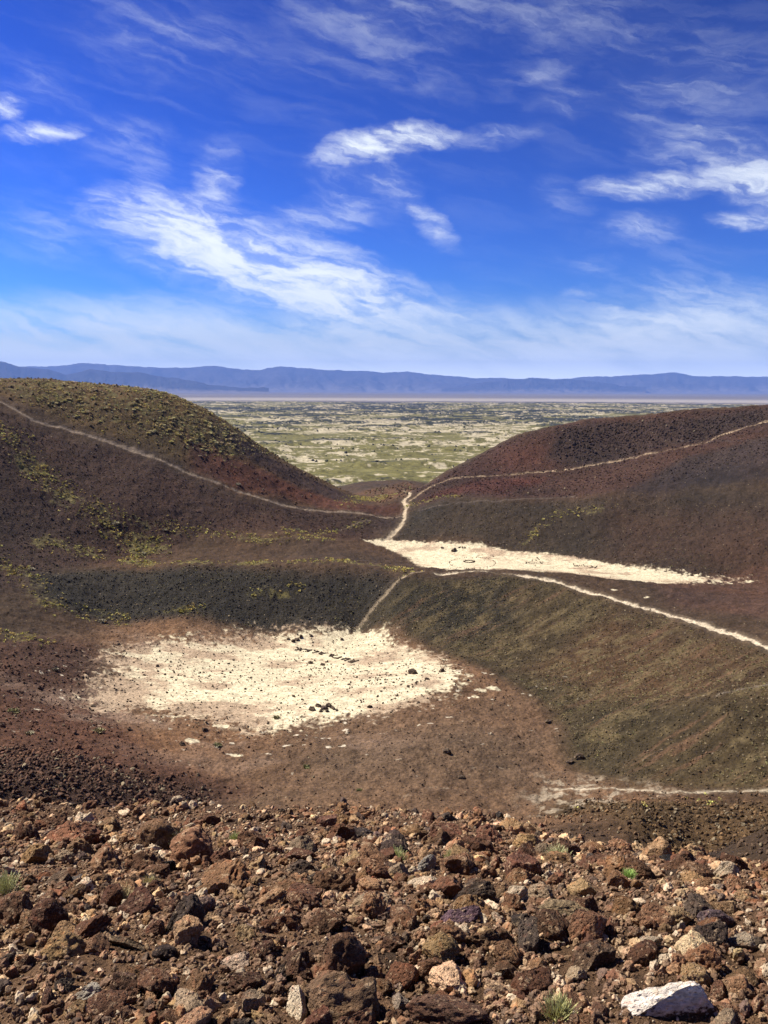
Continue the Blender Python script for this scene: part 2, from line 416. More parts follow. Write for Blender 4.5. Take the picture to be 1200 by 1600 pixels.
def plain_colour(x, y):
    r = np.hypot(x, y)
    n1 = fbm(x / 160, y / 160, 5, 3); n2 = fbm(x / 22, y / 20, 6, 9, 0.72); n3 = fbm(x / 6, y / 6, 4, 23, 0.7); n4 = fbm(x / 420, y / 420, 4, 71)
    c = np.array((0.152, 0.138, 0.050)) * (0.25 + 1.5 * n3)[:, None]
    nearness = sstep(2600, 700, r)
    sandy = sstep(0.535, 0.575, 0.55 * n2 + 0.3 * n1 + 0.15 * n3 + 0.022 * nearness + 0.024 * sstep(1100, 650, r) + 0.03 * (n3 - 0.5))
    c = c * (1 - sandy[:, None]) + SAND * (0.75 + 0.5 * n3)[:, None] * sandy[:, None]
    dark = 0.95 * sstep(0.518, 0.55, 0.6 * fbm(x / 60, y / 50, 6, 41, 0.66) + 0.4 * n4) * (1 - sandy * 0.8)
    c = c * (1 - dark[:, None]) + np.array((0.026, 0.030, 0.025)) * (0.6 + 0.8 * n3)[:, None] * dark[:, None]
    edge = 4300 + 900 * (fbm(x / 900, y / 900, 4, 5) - 0.5) + 600 * (fbm(x / 220, y / 220, 3, 6) - 0.5)
    rim = sstep(-700, -60, r - edge) * sstep(0.45, 0.6, n4)
    c = c * (1 - 0.7 * rim[:, None]) + np.array((0.04, 0.04, 0.04)) * 0.7 * rim[:, None]
    des = sstep(-60, 60, r - edge)
    d = np.array((0.18, 0.16, 0.155)) * (0.8 + 0.4 * fbm(x / 2600, y / 1500, 4, 8))[:, None]
    playa = 0.8 * sstep(4600, 4900, r) * sstep(7200, 5600, r)
    d = d * (1 - playa[:, None]) + np.array((0.40, 0.36, 0.32)) * playa[:, None]
    return c * (1 - des[:, None]) + d * des[:, None]


def hummocks(x, y):
    r = np.hypot(x, y)
    n = fbm(x / 60, y / 50, 6, 41, 0.66)
    h = 3.4 * sstep(0.47, 0.72, fbm(x / 60, y / 50, 4, 41, 0.66)) + 1.3 * (fbm(x / 18, y / 18, 5, 44, 0.62) - 0.5)
    return h * sstep(6000, 4000, r)


def masks(x, y):
    """Pan, path and green cover for ground points."""
    wob = fbm(x / 6, y / 6, 4, 51, 0.6) - 0.5
    wob2 = fbm(x / 1.3, y / 1.3, 3, 57, 0.6) - 0.5
    dn = signed(x, y, PAN_NEAR); df = signed(x, y, PAN_FAR)
    stip = fbm(x / 0.75, y / 0.75, 3, 59, 0.65) - 0.5
    left = sstep(-5, -30, x); far = sstep(48, 80, x)
    pan = np.maximum(sstep(-0.7, 0.7, (dn + 5.0 * wob) / (1.8 + 1.6 * left) + 4.6 * stip), sstep(-0.7, 0.7, (df + 2.0 * wob - 2.6 * far) / (0.9 + 0.8 * far) + (3.5 + 4.5 * far) * stip))
    pan_core = np.maximum(dn, df)
    return pan, pan_core, wob, wob2


def ground_colour(x, y):
    r = np.hypot(x, y)
    wx = 9 * (fbm(x / 22, y / 22, 4, 61) - 0.5); wy = 9 * (fbm(x / 22, y / 22, 4, 67) - 0.5)
    wk = np.clip(r / 200, 0.05, 1)
    X = x + wx * wk; Y = y + wy * wk
    mott = fbm(x / 14, y / 14, 5, 71, 0.6); fine = fbm(x / 2.2, y / 2.2, 4, 77, 0.65)
    c = np.tile(np.array((0.058, 0.040, 0.029)), (len(x), 1))
    m = sstep(-5, 6, signed(X, Y, FLOOR))[:, None]
    c = c * (1 - m) + BROWNB * m
    m = sstep(24, 14, r)[:, None]
    c = c * (1 - m) + np.array((0.150, 0.098, 0.066)) * m
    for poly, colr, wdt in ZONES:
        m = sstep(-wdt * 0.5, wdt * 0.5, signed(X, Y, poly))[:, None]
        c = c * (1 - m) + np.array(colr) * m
    # mineral tints drifting over the cinders
    tint = (fbm(x / 30, y / 30, 4, 83) - 0.5)[:, None]
    c = c * (1 + tint * np.array((0.7, 0.4, 0.1)))
    c = c * (0.50 + 0.66 * mott + 0.7 * (fine - 0.2))[:, None] * np.array((1.16, 1.03, 0.85))
    # olive crust in streaks down the spur: rills run down the slope towards the floor
    sp = sstep(-2, 6, signed(x, y, SPUR_FACE))
    ang = math.radians(27)
    sx = x * math.cos(ang) + y * math.sin(ang); sy = -x * math.sin(ang) + y * math.cos(ang)
    st = fbm(sx / 22 + 0.3 * fine, sy / 1.6, 5, 91, 0.7)
    g = (sp * sstep(0.46, 0.66, 0.6 * st + 0.4 * fine) * 0.84 * (0.3 + fine))[:, None]
    c = c * (1 - g) + np.array((0.138, 0.102, 0.051)) * g
    g = (sp * sstep(0.60, 0.72, fbm(sx / 16, sy / 1.2, 5, 191, 0.66)) * 0.84 * (0.3 + fine))[:, None]
    c = c * (1 - g) + np.array((0.15, 0.085, 0.05)) * g
    # green cover
    green = np.zeros_like(x)
    for poly, wdt, s in GREENS:
        d, _ = seg_dist(X * 0.5 + x * 0.5, Y * 0.5 + y * 0.5, poly)
        green = np.maximum(green, s * sstep(wdt * 1.3, wdt * 0.2, d))
    hg = sstep(-6, 10, signed(X, Y, HILL_GREEN))
    green = np.maximum(green, hg * 0.62)
    gm = (sstep(0.52, 0.64, 0.5 * fbm(x / 4.0, y / 4.0, 5, 97, 0.7) + 0.5 * fbm(x / 0.9, y / 0.9, 3, 98, 0.6) + 0.26 * (green - 0.55)) * np.clip(green * 1.6, 0, 1))[:, None]
    c = c * (1 - gm * 0.8) + (np.array((0.165, 0.140, 0.055)) * (0.5 + fine[:, None])) * gm * 0.8
    # pale desert and far cover once outside the breach
    pm = sstep(400, 500, r + 60 * (mott - 0.5))[:, None]
    if pm.max() > 0:
        c = c * (1 - pm) + plain_colour(x, y) * pm
    # paths
    for nm, (poly, hw, colr) in PATHS.items():
        d, al = seg_dist(x, y, poly)
        d = d + 1.5 * hw * (fbm(x / 1.4, y / 1.4, 3, 13, 0.65) - 0.5) + 1.4 * hw * (fbm(x / 9, y / 9, 2, 14) - 0.45)
        k = np.ones_like(d)
        if nm in ('foot', 'notch', 'right'):
            k = 0.45 + 0.75 * fbm(x / 2.5, y / 2.5, 3, 15)
        m = (sstep(hw * 1.25, hw * 0.55, d) * k)[:, None].clip(0, 1)
        halo = (sstep(hw * 4.0, hw * 0.8, d) * 0.10 * k)[:, None].clip(0, 1)
        c = c * (1 - halo) + np.array(colr) * halo
        c = c * (1 - m) + np.array(colr) * (0.8 + 0.4 * fine[:, None]) * m
    # pale stony spill by the path at the foot of the spur
    sd = signed(x, y, FOOT_SPILL)
    m = (sstep(-2.5, 3, sd) * sstep(0.50, 0.66, fbm(x / 1.4, y / 1.4, 4, 19, 0.65)) * 0.75)[:, None]
    c = c * (1 - m) + np.array((0.46, 0.38, 0.28)) * m
    # pale pans
    pan, core, wob, wob2 = masks(x, y)
    stain = sstep(0.52, 0.72, fbm(x / 7, y / 5, 5, 29, 0.62) + 0.10 * sstep(6, -1, core) + 0.16 * sstep(-12, -40, x) * (y < 190))
    panc = CREAM * (1 - 0.20 * (fine[:, None] - 0.5)) * (0.86 + 0.28 * fbm(x / 12, y / 8, 4, 35)[:, None]) * (1 - stain[:, None] * 0.75) + np.array((0.40, 0.27, 0.185)) * stain[:, None] * 0.75
    pk = pan[:, None]
    c = c * (1 - pk) + panc * pk
    # thin pale dust round the near pan and flakes of dried crust on the floor
    dn = signed(x, y, PAN_NEAR)
    dust = (sstep(-26, -1, dn) * (1 - pk[:, 0]) * sstep(0.48, 0.74, fbm(x / 11, y / 7, 5, 33, 0.6)) * 0.6 * sstep(18, -8, x) * sstep(183, 172, y))[:, None]
    c = c * (1 - dust) + np.array((0.33, 0.23, 0.17)) * dust
    fl = (sstep(0.785, 0.815, fbm(x / 1.9, y / 1.2, 4, 37, 0.55) + 0.05 * sstep(-16, -4, dn)) * sstep(-34, -3, dn) * (y < 152) * (y > 96))[:, None]
    fl = fl * (1 - pk)
    c = c * (1 - fl) + np.array((0.62, 0.54, 0.42)) * fl
    for px, py, rx in FLAKES:
        q = np.hypot((x - px) / rx, (y - py) / (rx * 0.7)) + 0.9 * (fine - 0.5)
        m = sstep(1.0, 0.8, q)[:, None]
        c = c * (1 - m) + CREAM * 0.92 * m
    return np.clip(c, 0.006, 0.9), pk[:, 0]


FLOOR = np.array([(-62, 92), (-66, 120), (-62, 150), (-56, 178), (-30, 182), (0, 184), (14, 168), (22, 148), (29, 125), (34, 104), (30, 90), (0, 84)])
FOOT_SPILL = line([(850, 1215), (930, 1215), (1000, 1222), (1060, 1235), (1000, 1248), (900, 1262), (840, 1275), (820, 1250)], 80, 125)
FLAKES = [(*at(px, py, 90, 200)[:2], r) for px, py, r in [(770, 1077, 1.3), (752, 1079, 1.0), (742, 1088, 0.8), (1120, 908, 1.4), (1170, 909, 1.3), (1140, 911, 0.8), (695, 1031, 0.9),
                                                       (370, 1183, 0.9), (300, 1160, 1.2), (345, 1135, 1.2), (960, 922, 0.8), (1010, 934, 0.7)]]


def tread(x, y):
    """How far each path is worn into the slope, with the kicked out berm beside it."""
    z = np.zeros_like(x)
    for nm, (poly, hw, colr) in PATHS.items():
        if nm in ('hill', 'descent', 'right', 'notch', 'spur'):
            d, _ = seg_dist(x, y, poly)
            z = z - 0.16 * sstep(hw * 1.6, hw * 0.5, d) + 0.09 * sstep(hw * 1.2, hw * 2.0, d) * sstep(hw * 3.4, hw * 2.2, d)
    return z


def lumps(x, y, pan):
    """Small relief: rubble at the rim, cinder lumps on the slopes, nothing on the pans."""
    r = np.hypot(x, y)
    z = (fbm(x / 0.22, y / 0.22, 4, 101, 0.55) - 0.5) * 0.075 * sstep(16, 8, r)
    z = z + ((fbm(x / 1.1, y / 1.1, 3, 103, 0.6) - 0.5) * 0.30 + (fbm(x / 3.2, y / 3.2, 2, 104) - 0.5) * 0.42) * sstep(3, 10, r)
    a = sstep(30, 90, r)
    z = z + a * ((fbm(x / 9, y / 9, 4, 107, 0.55) - 0.5) * 1.1 + (fbm(x / 1.6, y / 1.6, 4, 109, 0.66) - 0.5) * 0.62)
    return z * (1 - 0.85 * pan)


def ground_z(x, y):
    x = np.atleast_1d(np.asarray(x, float)); y = np.atleast_1d(np.asarray(y, float))
    pan = masks(x, y)[0]
    return smooth_z(x, y) + lumps(x, y, pan)


def link(name, me, mats, parent=None):
    o = bpy.data.objects.new(name, me); COL.objects.link(o)
    for m in (mats if isinstance(mats, (list, tuple)) else [mats]):
        me.materials.append(m)
    if parent:
        o.parent = parent
    return o


def tag(o, label, cat, group=None, kind=None):
    if label: o['label'] = label
    if cat: o['category'] = cat
    if group: o['group'] = group
    if kind: o['kind'] = kind
    return o


def mesh_np(name, V, Fc, smooth=True, col=None):
    """A mesh from arrays; Fc has 3 or 4 columns."""
    me = bpy.data.meshes.new(name)
    nf, k = Fc.shape
    me.vertices.add(len(V)); me.vertices.foreach_set('co', np.ascontiguousarray(V, np.float32).ravel())
    me.loops.add(nf * k); me.loops.foreach_set('vertex_index', np.ascontiguousarray(Fc, np.int32).ravel())
    me.polygons.add(nf); me.polygons.foreach_set('loop_start', np.arange(0, nf * k, k, dtype=np.int32))
    me.update(calc_edges=True)
    me.polygons.foreach_set('use_smooth', np.full(nf, smooth))
    if col is not None:
        a = me.color_attributes.new('tone', 'FLOAT_COLOR', 'POINT')
        a.data.foreach_set('color', np.concatenate([col, np.ones((len(col), 1))], 1).astype(np.float32).ravel())
    return me


def grid_faces(nr, nc):
    i = np.arange(nr - 1)[:, None] * nc + np.arange(nc - 1)[None]
    i = i.ravel()
    return np.stack([i, i + 1, i + nc + 1, i + nc], 1)


# ------------------------------------------------------------------ materials


AL = 0.74      # tones below were read off under a softer light; this brings them to the cinders' true darkness


def mat_ground():
    m = bpy.data.materials.new('cinder_ground'); m.use_nodes = True
    w = NT(m.node_tree)
    pos = w.n('ShaderNodeNewGeometry').outputs['Position']
    at_ = w.vmath('MULTIPLY', w.n('ShaderNodeAttribute', attribute_name='tone').outputs['Color'], (AL, AL, AL))
    n0 = w.noise(pos, 0.9, 4, 0.6).outputs['Fac']
    n1 = w.noise(pos, 2.6, 8, 0.68).outputs['Fac']
    n2 = w.noise(pos, 26.0, 6, 0.65).outputs['Fac']
    vor = w.n('ShaderNodeTexVoronoi', {'Vector': pos, 'Scale': 1.9, 'Randomness': 1.0})
    vs = w.n('ShaderNodeSeparateXYZ', {0: vor.outputs['Color']})
    bright = w.math('MULTIPLY', w.ramp(n0, 0.3, 0.7, 0.72, 1.28, False), w.math('MULTIPLY', w.ramp(n1, 0.28, 0.72, 0.42, 1.55, False), w.ramp(n2, 0.25, 0.75, 0.6, 1.4, False)))
    colr = w.vmath('MULTIPLY', at_, w.n('ShaderNodeCombineXYZ', {0: bright, 1: bright, 2: bright}).outputs[0])
    # stray paler and darker clinkers lying in the cinders
    lum = w.n('ShaderNodeRGBToBW', {0: at_}).outputs[0]
    notpan = w.ramp(lum, 0.22, 0.36, 1.0, 0.0)
    near = w.ramp(vor.outputs['Distance'], w.ramp(vs.outputs[1], 0, 1, 0.14, 0.36, False), 0.10)
    pale = w.math('MULTIPLY', w.math('MULTIPLY', near, w.ramp(vs.outputs[0], 0.935, 0.96)), notpan)
    colr = w.mix(w.math('MULTIPLY', pale, 0.8), colr, (0.30, 0.24, 0.15))
    v2 = w.n('ShaderNodeTexVoronoi', {'Vector': pos, 'Scale': 2.7, 'Randomness': 1.0})
    v2s = w.n('ShaderNodeSeparateXYZ', {0: v2.outputs['Color']})
    drk = w.math('MULTIPLY', w.ramp(v2.outputs['Distance'], 0.36, 0.24), w.ramp(v2s.outputs[1], 0.80, 0.88))
    colr = w.mix(w.math('MULTIPLY', drk, 0.7), colr, (0.025, 0.018, 0.014))
    hb = w.math('ADD', w.math('MULTIPLY', n1, 1.0), w.math('MULTIPLY', n2, 0.25))
    hb = w.math('ADD', hb, w.math('MULTIPLY', w.math('SUBTRACT', 1.0, vor.outputs['Distance']), w.math('MULTIPLY', notpan, 0.25)))
    b = w.n('ShaderNodeBump', {'Strength': w.ramp(notpan, 0, 1, 0.25, 0.9), 'Distance': 0.28, 'Height': hb}).outputs[0]
    s = w.n('ShaderNodeBsdfPrincipled', {'Base Color': colr, 'Roughness': 0.95, 'Specular IOR Level': 0.15, 'Normal': b})
    w.n('ShaderNodeOutputMaterial', {0: s.outputs[0]})
    return m


def mat_far(name, bump_scale, dist):
    m = bpy.data.materials.new(name); m.use_nodes = True
    w = NT(m.node_tree)
    pos = w.n('ShaderNodeNewGeometry').outputs['Position']
    at_ = w.vmath('MULTIPLY', w.n('ShaderNodeAttribute', attribute_name='tone').outputs['Color'], (AL, AL, AL))
    n1 = w.noise(pos, bump_scale, 6, 0.6).outputs['Fac']
    k = w.ramp(n1, 0.25, 0.75, 0.6, 1.4, False)
    colr = w.vmath('MULTIPLY', at_, w.n('ShaderNodeCombineXYZ', {0: k, 1: k, 2: k}).outputs[0])
    b = w.n('ShaderNodeBump', {'Strength': 0.6, 'Distance': dist, 'Height': n1}).outputs[0]
    s = w.n('ShaderNodeBsdfPrincipled', {'Base Color': colr, 'Roughness': 0.95, 'Specular IOR Level': 0.1, 'Normal': b})
    w.n('ShaderNodeOutputMaterial', {0: s.outputs[0]})
    return m


def mat_rock(name, from_object, scale=1.0, dark_base=False):
    """Scoria: pitted, streaked with paler mineral crust. Colour comes from the object or from the mesh's own tone."""
    m = bpy.data.materials.new(name); m.use_nodes = True
    w = NT(m.node_tree)
    if from_object:
        info = w.n('ShaderNodeObjectInfo')
        tone = info.outputs['Color']
        vec = w.vmath('ADD', w.n('ShaderNodeTexCoord').outputs['Object'],
                      w.n('ShaderNodeCombineXYZ', {0: w.math('MULTIPLY', info.outputs['Random'], 37.0), 1: w.math('MULTIPLY', info.outputs['Random'], 91.0), 2: 0.0}).outputs[0])
    else:
        tone = w.n('ShaderNodeAttribute', attribute_name='tone').outputs['Color']
        vec = w.vmath('MULTIPLY', w.n('ShaderNodeNewGeometry').outputs['Position'], (scale, scale, scale))
    tone = w.vmath('MULTIPLY', tone, (AL * 1.22, AL * 1.22, AL * 1.22))
    n1 = w.noise(vec, 1.3, 6, 0.62).outputs['Fac']
    n2 = w.noise(vec, 6.0, 8, 0.7).outputs['Fac']
    n3 = w.noise(vec, 2.6, 5, 0.6, 0.5).outputs['Color']
    pits = w.n('ShaderNodeTexVoronoi', {'Vector': vec, 'Scale': 7.0, 'Randomness': 1.0}, feature='SMOOTH_F1').outputs['Distance']
    pits2 = w.n('ShaderNodeTexVoronoi', {'Vector': vec, 'Scale': 19.0, 'Randomness': 1.0}).outputs['Distance']
    k = w.math('MULTIPLY', w.ramp(n1, 0.3, 0.7, 0.6, 1.35, False), w.ramp(n2, 0.28, 0.72, 0.5, 1.5, False))
    colr = w.vmath('MULTIPLY', tone, w.n('ShaderNodeCombineXYZ', {0: k, 1: k, 2: k}).outputs[0])
    sp = w.n('ShaderNodeSeparateXYZ', {0: n3})
    rust = w.ramp(sp.outputs[0], 0.54, 0.66)
    colr = w.mix(w.math('MULTIPLY', rust, 0.3), colr, w.vmath('MULTIPLY', colr, (1.5, 0.8, 0.6)))
    crust = w.math('MULTIPLY', w.ramp(sp.outputs[1], 0.54, 0.62), w.ramp(n2, 0.44, 0.56))
    colr = w.mix(w.math('MULTIPLY', crust, 0.6), colr, (0.42, 0.30, 0.185))
    if dark_base:                       # pale upper part, turning dark brown towards the bottom along a noisy edge
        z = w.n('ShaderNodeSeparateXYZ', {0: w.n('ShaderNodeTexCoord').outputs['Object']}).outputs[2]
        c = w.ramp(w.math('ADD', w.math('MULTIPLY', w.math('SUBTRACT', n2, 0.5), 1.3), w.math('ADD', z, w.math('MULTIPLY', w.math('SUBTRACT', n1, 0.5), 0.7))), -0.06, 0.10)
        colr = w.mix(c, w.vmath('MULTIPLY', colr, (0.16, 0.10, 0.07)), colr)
    hb = w.math('ADD', w.math('MULTIPLY', w.ramp(pits, 0.0, 0.45), 0.7), w.math('MULTIPLY', n2, 0.9))
    hb = w.math('ADD', hb, w.math('MULTIPLY', w.ramp(pits2, 0.0, 0.5), 0.28))
    b = w.n('ShaderNodeBump', {'Strength': 0.9, 'Distance': 0.014 if from_object else 0.007, 'Height': hb}).outputs[0]
    s = w.n('ShaderNodeBsdfPrincipled', {'Base Color': colr, 'Roughness': 0.9, 'Specular IOR Level': 0.2, 'Normal': b})
    w.n('ShaderNodeOutputMaterial', {0: s.outputs[0]})
    return m


def mat_plain_tone(name, rough=0.9, from_object=False, trans=0.0):
    m = bpy.data.materials.new(name); m.use_nodes = True
    w = NT(m.node_tree)
    tone = w.n('ShaderNodeObjectInfo').outputs['Color'] if from_object else w.n('ShaderNodeAttribute', attribute_name='tone').outputs['Color']
    tone = w.vmath('MULTIPLY', tone, (AL, AL, AL))
    pos = w.n('ShaderNodeNewGeometry').outputs['Position']
    n = w.noise(pos, 9.0, 3, 0.6).outputs['Fac']
    k = w.ramp(n, 0.3, 0.7, 0.7, 1.3, False)
    colr = w.vmath('MULTIPLY', tone, w.n('ShaderNodeCombineXYZ', {0: k, 1: k, 2: k}).outputs[0])
    s = w.n('ShaderNodeBsdfPrincipled', {'Base Color': colr, 'Roughness': rough, 'Specular IOR Level': 0.2})
    w.n('ShaderNodeOutputMaterial', {0: s.outputs[0]})
    return m


M_GROUND = mat_ground()
M_PLAIN = mat_far('lava_field', 0.35, 1.2)
M_MOUNT = mat_far('bare_mountain', 0.006, 60.0)
M_ROCK = mat_rock('scoria', True)
M_RUBBLE = mat_rock('scoria_rubble', False, 9.0)
M_SCREE = mat_plain_tone('scree_stone')
M_LEAF = mat_plain_tone('dry_leaf')
M_LEAFO = mat_plain_tone('shrub_leaf', from_object=True)

# ------------------------------------------------------------------ the crater


def build_crater():
    inner = np.radians(np.linspace(-27, 27, 1050))
    outl = np.radians(-27 - 58 * np.linspace(1, 0, 61)[:-1] ** 1.6)
    az = np.concatenate([outl, inner, -outl[::-1]])
    rr = np.concatenate([np.geomspace(0.9, 12.5, 560, endpoint=False), np.geomspace(12.5, 82, 90, endpoint=False),
                         np.geomspace(82, 330, 760, endpoint=False), np.geomspace(330, 700, 150)])
    R, Az = np.meshgrid(rr, az, indexing='ij')
    x = (R * np.sin(Az)).ravel(); y = (R * np.cos(Az)).ravel()
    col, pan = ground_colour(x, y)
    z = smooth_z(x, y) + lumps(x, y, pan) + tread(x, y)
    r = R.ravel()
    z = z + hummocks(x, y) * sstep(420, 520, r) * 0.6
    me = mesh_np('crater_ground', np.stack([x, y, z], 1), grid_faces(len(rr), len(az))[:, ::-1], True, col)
    tag(link('crater_ground', me, M_GROUND), None, None, kind='structure')


def build_plain():
    az = np.radians(np.concatenate([np.linspace(-62, -28, 40, endpoint=False), np.linspace(-28, 28, 1000), np.linspace(28, 62, 41)[1:]]))
    rr = np.concatenate([np.geomspace(345, 5200, 560, endpoint=False), np.geomspace(5200, 31000, 90)])
    R, Az = np.meshgrid(rr, az, indexing='ij')
    x = (R * np.sin(Az)).ravel(); y = (R * np.cos(Az)).ravel()
    z = hummocks(x, y) - 6.0 * sstep(470, 400, R.ravel())
    me = mesh_np('lava_plain', np.stack([x, y, z], 1), grid_faces(len(rr), len(az))[:, ::-1], True, plain_colour(x, y))
    tag(link('lava_plain', me, M_PLAIN), None, None, kind='structure')


def build_range(name, prof, dist, depth, seed, colr):
    """A mountain range: a height field whose crest follows the skyline, with spurs and gullies."""
    P = np.array([(ray(px, py).x, ray(px, py).z) for px, py in prof])
    t = np.linspace(P[0, 0], P[-1, 0], 900)
    s = np.linspace(0, 1, 46)
    T, S = np.meshgrid(t, s, indexing='ij')
    n0 = (fbm(t * 38, t * 0 + seed, 7, seed, 0.66) - 0.5)
    crest = EYE.z + np.interp(t, P[:, 0], P[:, 1]) * dist + n0 * 0.0048 * dist
    crest = np.maximum(crest, 0)
    y = dist - depth * 0.55 + S * depth
    x = T * y
    up = np.where(S < 0.55, S / 0.55, (1 - S) / 0.45).clip(0, 1)
    rid = np.clip(1 - 1.7 * np.abs(2 * fbm(T * 42 + 1.5 * S + 0.7 * fbm(T * 30, S * 4, 3, seed + 7), S * 4.0, 6, seed + 3, 0.58) - 1), 0, 1)
    prof_ = up ** 2.2
    z = crest[:, None] * prof_ * (1 - 0.8 * (1 - up) * (1 - rid)) - 4 + crest[:, None] * 0.5 * (rid - 0.45) * up * (1 - up) * 2
    V = np.stack([x.ravel(), y.ravel(), z.ravel()], 1)
    cc = np.array(colr) * (0.55 + 0.9 * fbm(x.ravel() / 1100, y.ravel() / 700, 5, seed + 9, 0.65))[:, None]
    fan = sstep(0.42, 0.12, (z / np.maximum(crest[:, None], 1)).ravel() + 0.25 * (rid.ravel() - 0.5))[:, None]     # pale gravel fans at the foot
    cc = cc * (1 - fan) + np.array((0.19, 0.165, 0.155)) * fan
    me = mesh_np(name, V, grid_faces(len(t), len(s)), True, cc)
    tag(link(name, me, M_MOUNT), None, None, kind='structure')


build_crater()
build_plain()
build_range('mountain_range', [(-900, 575), (-300, 580), (-60, 578), (60, 572), (125, 567), (190, 570), (260, 573), (340, 572), (400, 577), (434, 571), (480, 575), (540, 579), (600, 579), (640, 580), (690, 585),
                               (740, 590), (800, 591), (860, 594), (900, 589), (960, 587), (1000, 585), (1055, 582), (1085, 588), (1130, 587), (1200, 589), (1500, 586), (2100, 590)], 26000, 7000, 5, (0.085, 0.07, 0.065))
build_range('mountain_range', [(-900, 572), (-200, 568), (0, 565), (30, 571), (75, 576), (105, 583), (140, 575), (170, 579), (215, 581), (245, 586), (275, 590), (330, 602), (420, 606)], 17500, 3600, 21, (0.045, 0.04, 0.04))
build_range('mountain_range', [(690, 606), (790, 594), (830, 590), (870, 592), (905, 592), (940, 598), (1010, 605)], 22500, 2600, 33, (0.06, 0.05, 0.05))


def build_haze():
    bm = bmesh.new()
    bmesh.ops.create_cube(bm, size=1.0)
    me = bpy.data.meshes.new('haze'); bm.to_mesh(me); bm.free()
    m = bpy.data.materials.new('desert_haze'); m.use_nodes = True
    w = NT(m.node_tree)
    v = w.n('ShaderNodeVolumePrincipled', {'Color': (0.20, 0.37, 0.92, 1), 'Density': 4.8e-5, 'Anisotropy': 0.0})
    w.n('ShaderNodeOutputMaterial', {'Volume': v.outputs[0]})
    o = link('haze', me, m)
    o.scale = (56000, 34000, 1020); o.location = (0, 14500, 500)
    tag(o, None, None, kind='stuff')


build_haze()

# ------------------------------------------------------------------ stones


def ico(sub):
    bm = bmesh.new(); bmesh.ops.create_icosphere(bm, subdivisions=sub, radius=1.0)
    V = np.array([v.co[:] for v in bm.verts]); Fc = np.array([[v.index for v in f.verts] for f in bm.faces]); bm.free()
    return V, Fc


ICO = {k: ico(k) for k in (1, 2, 3, 4, 5)}


def rock_shape(seed, sub, squash=(1, 1, 1), planes=9, rough=0.16, pits=0, cuts=()):
    """A broken block: a ball cut by planes, then roughened, then pitted."""
    r = np.random.default_rng(seed)
    V, Fc = ICO[sub]; V = V.copy()
    nrm = V.copy()
    for k in range(planes):
        n = r.normal(size=3); n /= np.linalg.norm(n); d = r.uniform(0.45, 0.85)
        V -= np.maximum(0, V @ n - d)[:, None] * n
    for n, d in cuts:
        n = np.array(n, float); n /= np.linalg.norm(n)
        V -= np.maximum(0, V @ n - d)[:, None] * n
    if sub >= 2:
        V += nrm * ((fbm3(V * 1.7 + seed, 3, seed, 0.55) - 0.5) * 2.4 * rough)[:, None]
    if sub >= 4:
        V += nrm * ((fbm3(V * 6 + seed, 3, seed + 5, 0.6) - 0.5) * 1.3 * rough)[:, None]
    if pits:
        c = r.normal(size=(pits, 3)); c /= np.linalg.norm(c, axis=1)[:, None]
        rad = r.uniform(0.08, 0.24, pits)
        d = np.sqrt(((nrm[:, None] - c[None]) ** 2).sum(2)) / rad[None]
        V -= nrm * ((np.clip(1 - d ** 2, 0, 1) ** 1.2 * rad[None] * 0.65).max(1))[:, None]
    V *= np.array(squash)
    V -= (V.max(0) + V.min(0)) / 2
    return V / (np.ptp(V[:, :2], axis=0).max() / 2), Fc


SHAPES = []
for k in range(16):
    sq = (1, random.uniform(0.65, 0.95), random.uniform(0.55, 0.95))
    V, Fc = rock_shape(100 + k, 5, sq, planes=random.choice((7, 9, 12)), rough=random.uniform(0.12, 0.24), pits=random.choice((0, 14, 30)))
    SHAPES.append(mesh_np('rock_shape', V, Fc, True))
    SHAPES[-1].materials.append(M_ROCK)

TONES = [((0.088, 0.047, 0.029), 34), ((0.145, 0.086, 0.050), 24), ((0.25, 0.165, 0.095), 17), ((0.46, 0.345, 0.225), 10), ((0.040, 0.030, 0.026), 5), ((0.135, 0.065, 0.038), 5), ((0.10, 0.076, 0.068), 3)]
TW = np.array([t[1] for t in TONES], float); TW /= TW.sum(); TC = np.array([t[0] for t in TONES]) * np.array((1.10, 0.98, 0.86))


def pick_tones(n, r):
    c = TC[r.choice(len(TC), n, p=TW)]
    return np.clip(c * r.uniform(0.75, 1.3, (n, 1)) * r.uniform(0.93, 1.07, (n, 3)), 0.01, 0.7)


def put_rock(name, me, p, size, tone, rz=None, tilt=0.25, sink=0.3, r=rng, scale=(1, 1, 1)):
    o = bpy.data.objects.new(name, me); COL.objects.link(o)
    rz = r.uniform(0, 6.283) if rz is None else rz
    o.rotation_euler = (r.uniform(-tilt, tilt), r.uniform(-tilt, tilt), rz)
    o.scale = (size * scale[0], size * scale[1], size * scale[2])
    h = 0.5 * size * scale[2] * 0.8
    o.location = (p[0], p[1], p[2] + h * (1 - 2 * sink))
    o.color = (*tone, 1)
    return o


def near(px, py, d0=1.3, d1=16.0):
    p = at(px, py, d0, d1, 0.01)
    return np.array((p[0], p[1], ground_z(p[0], p[1])[0]))


HERO_BLOCKED = []
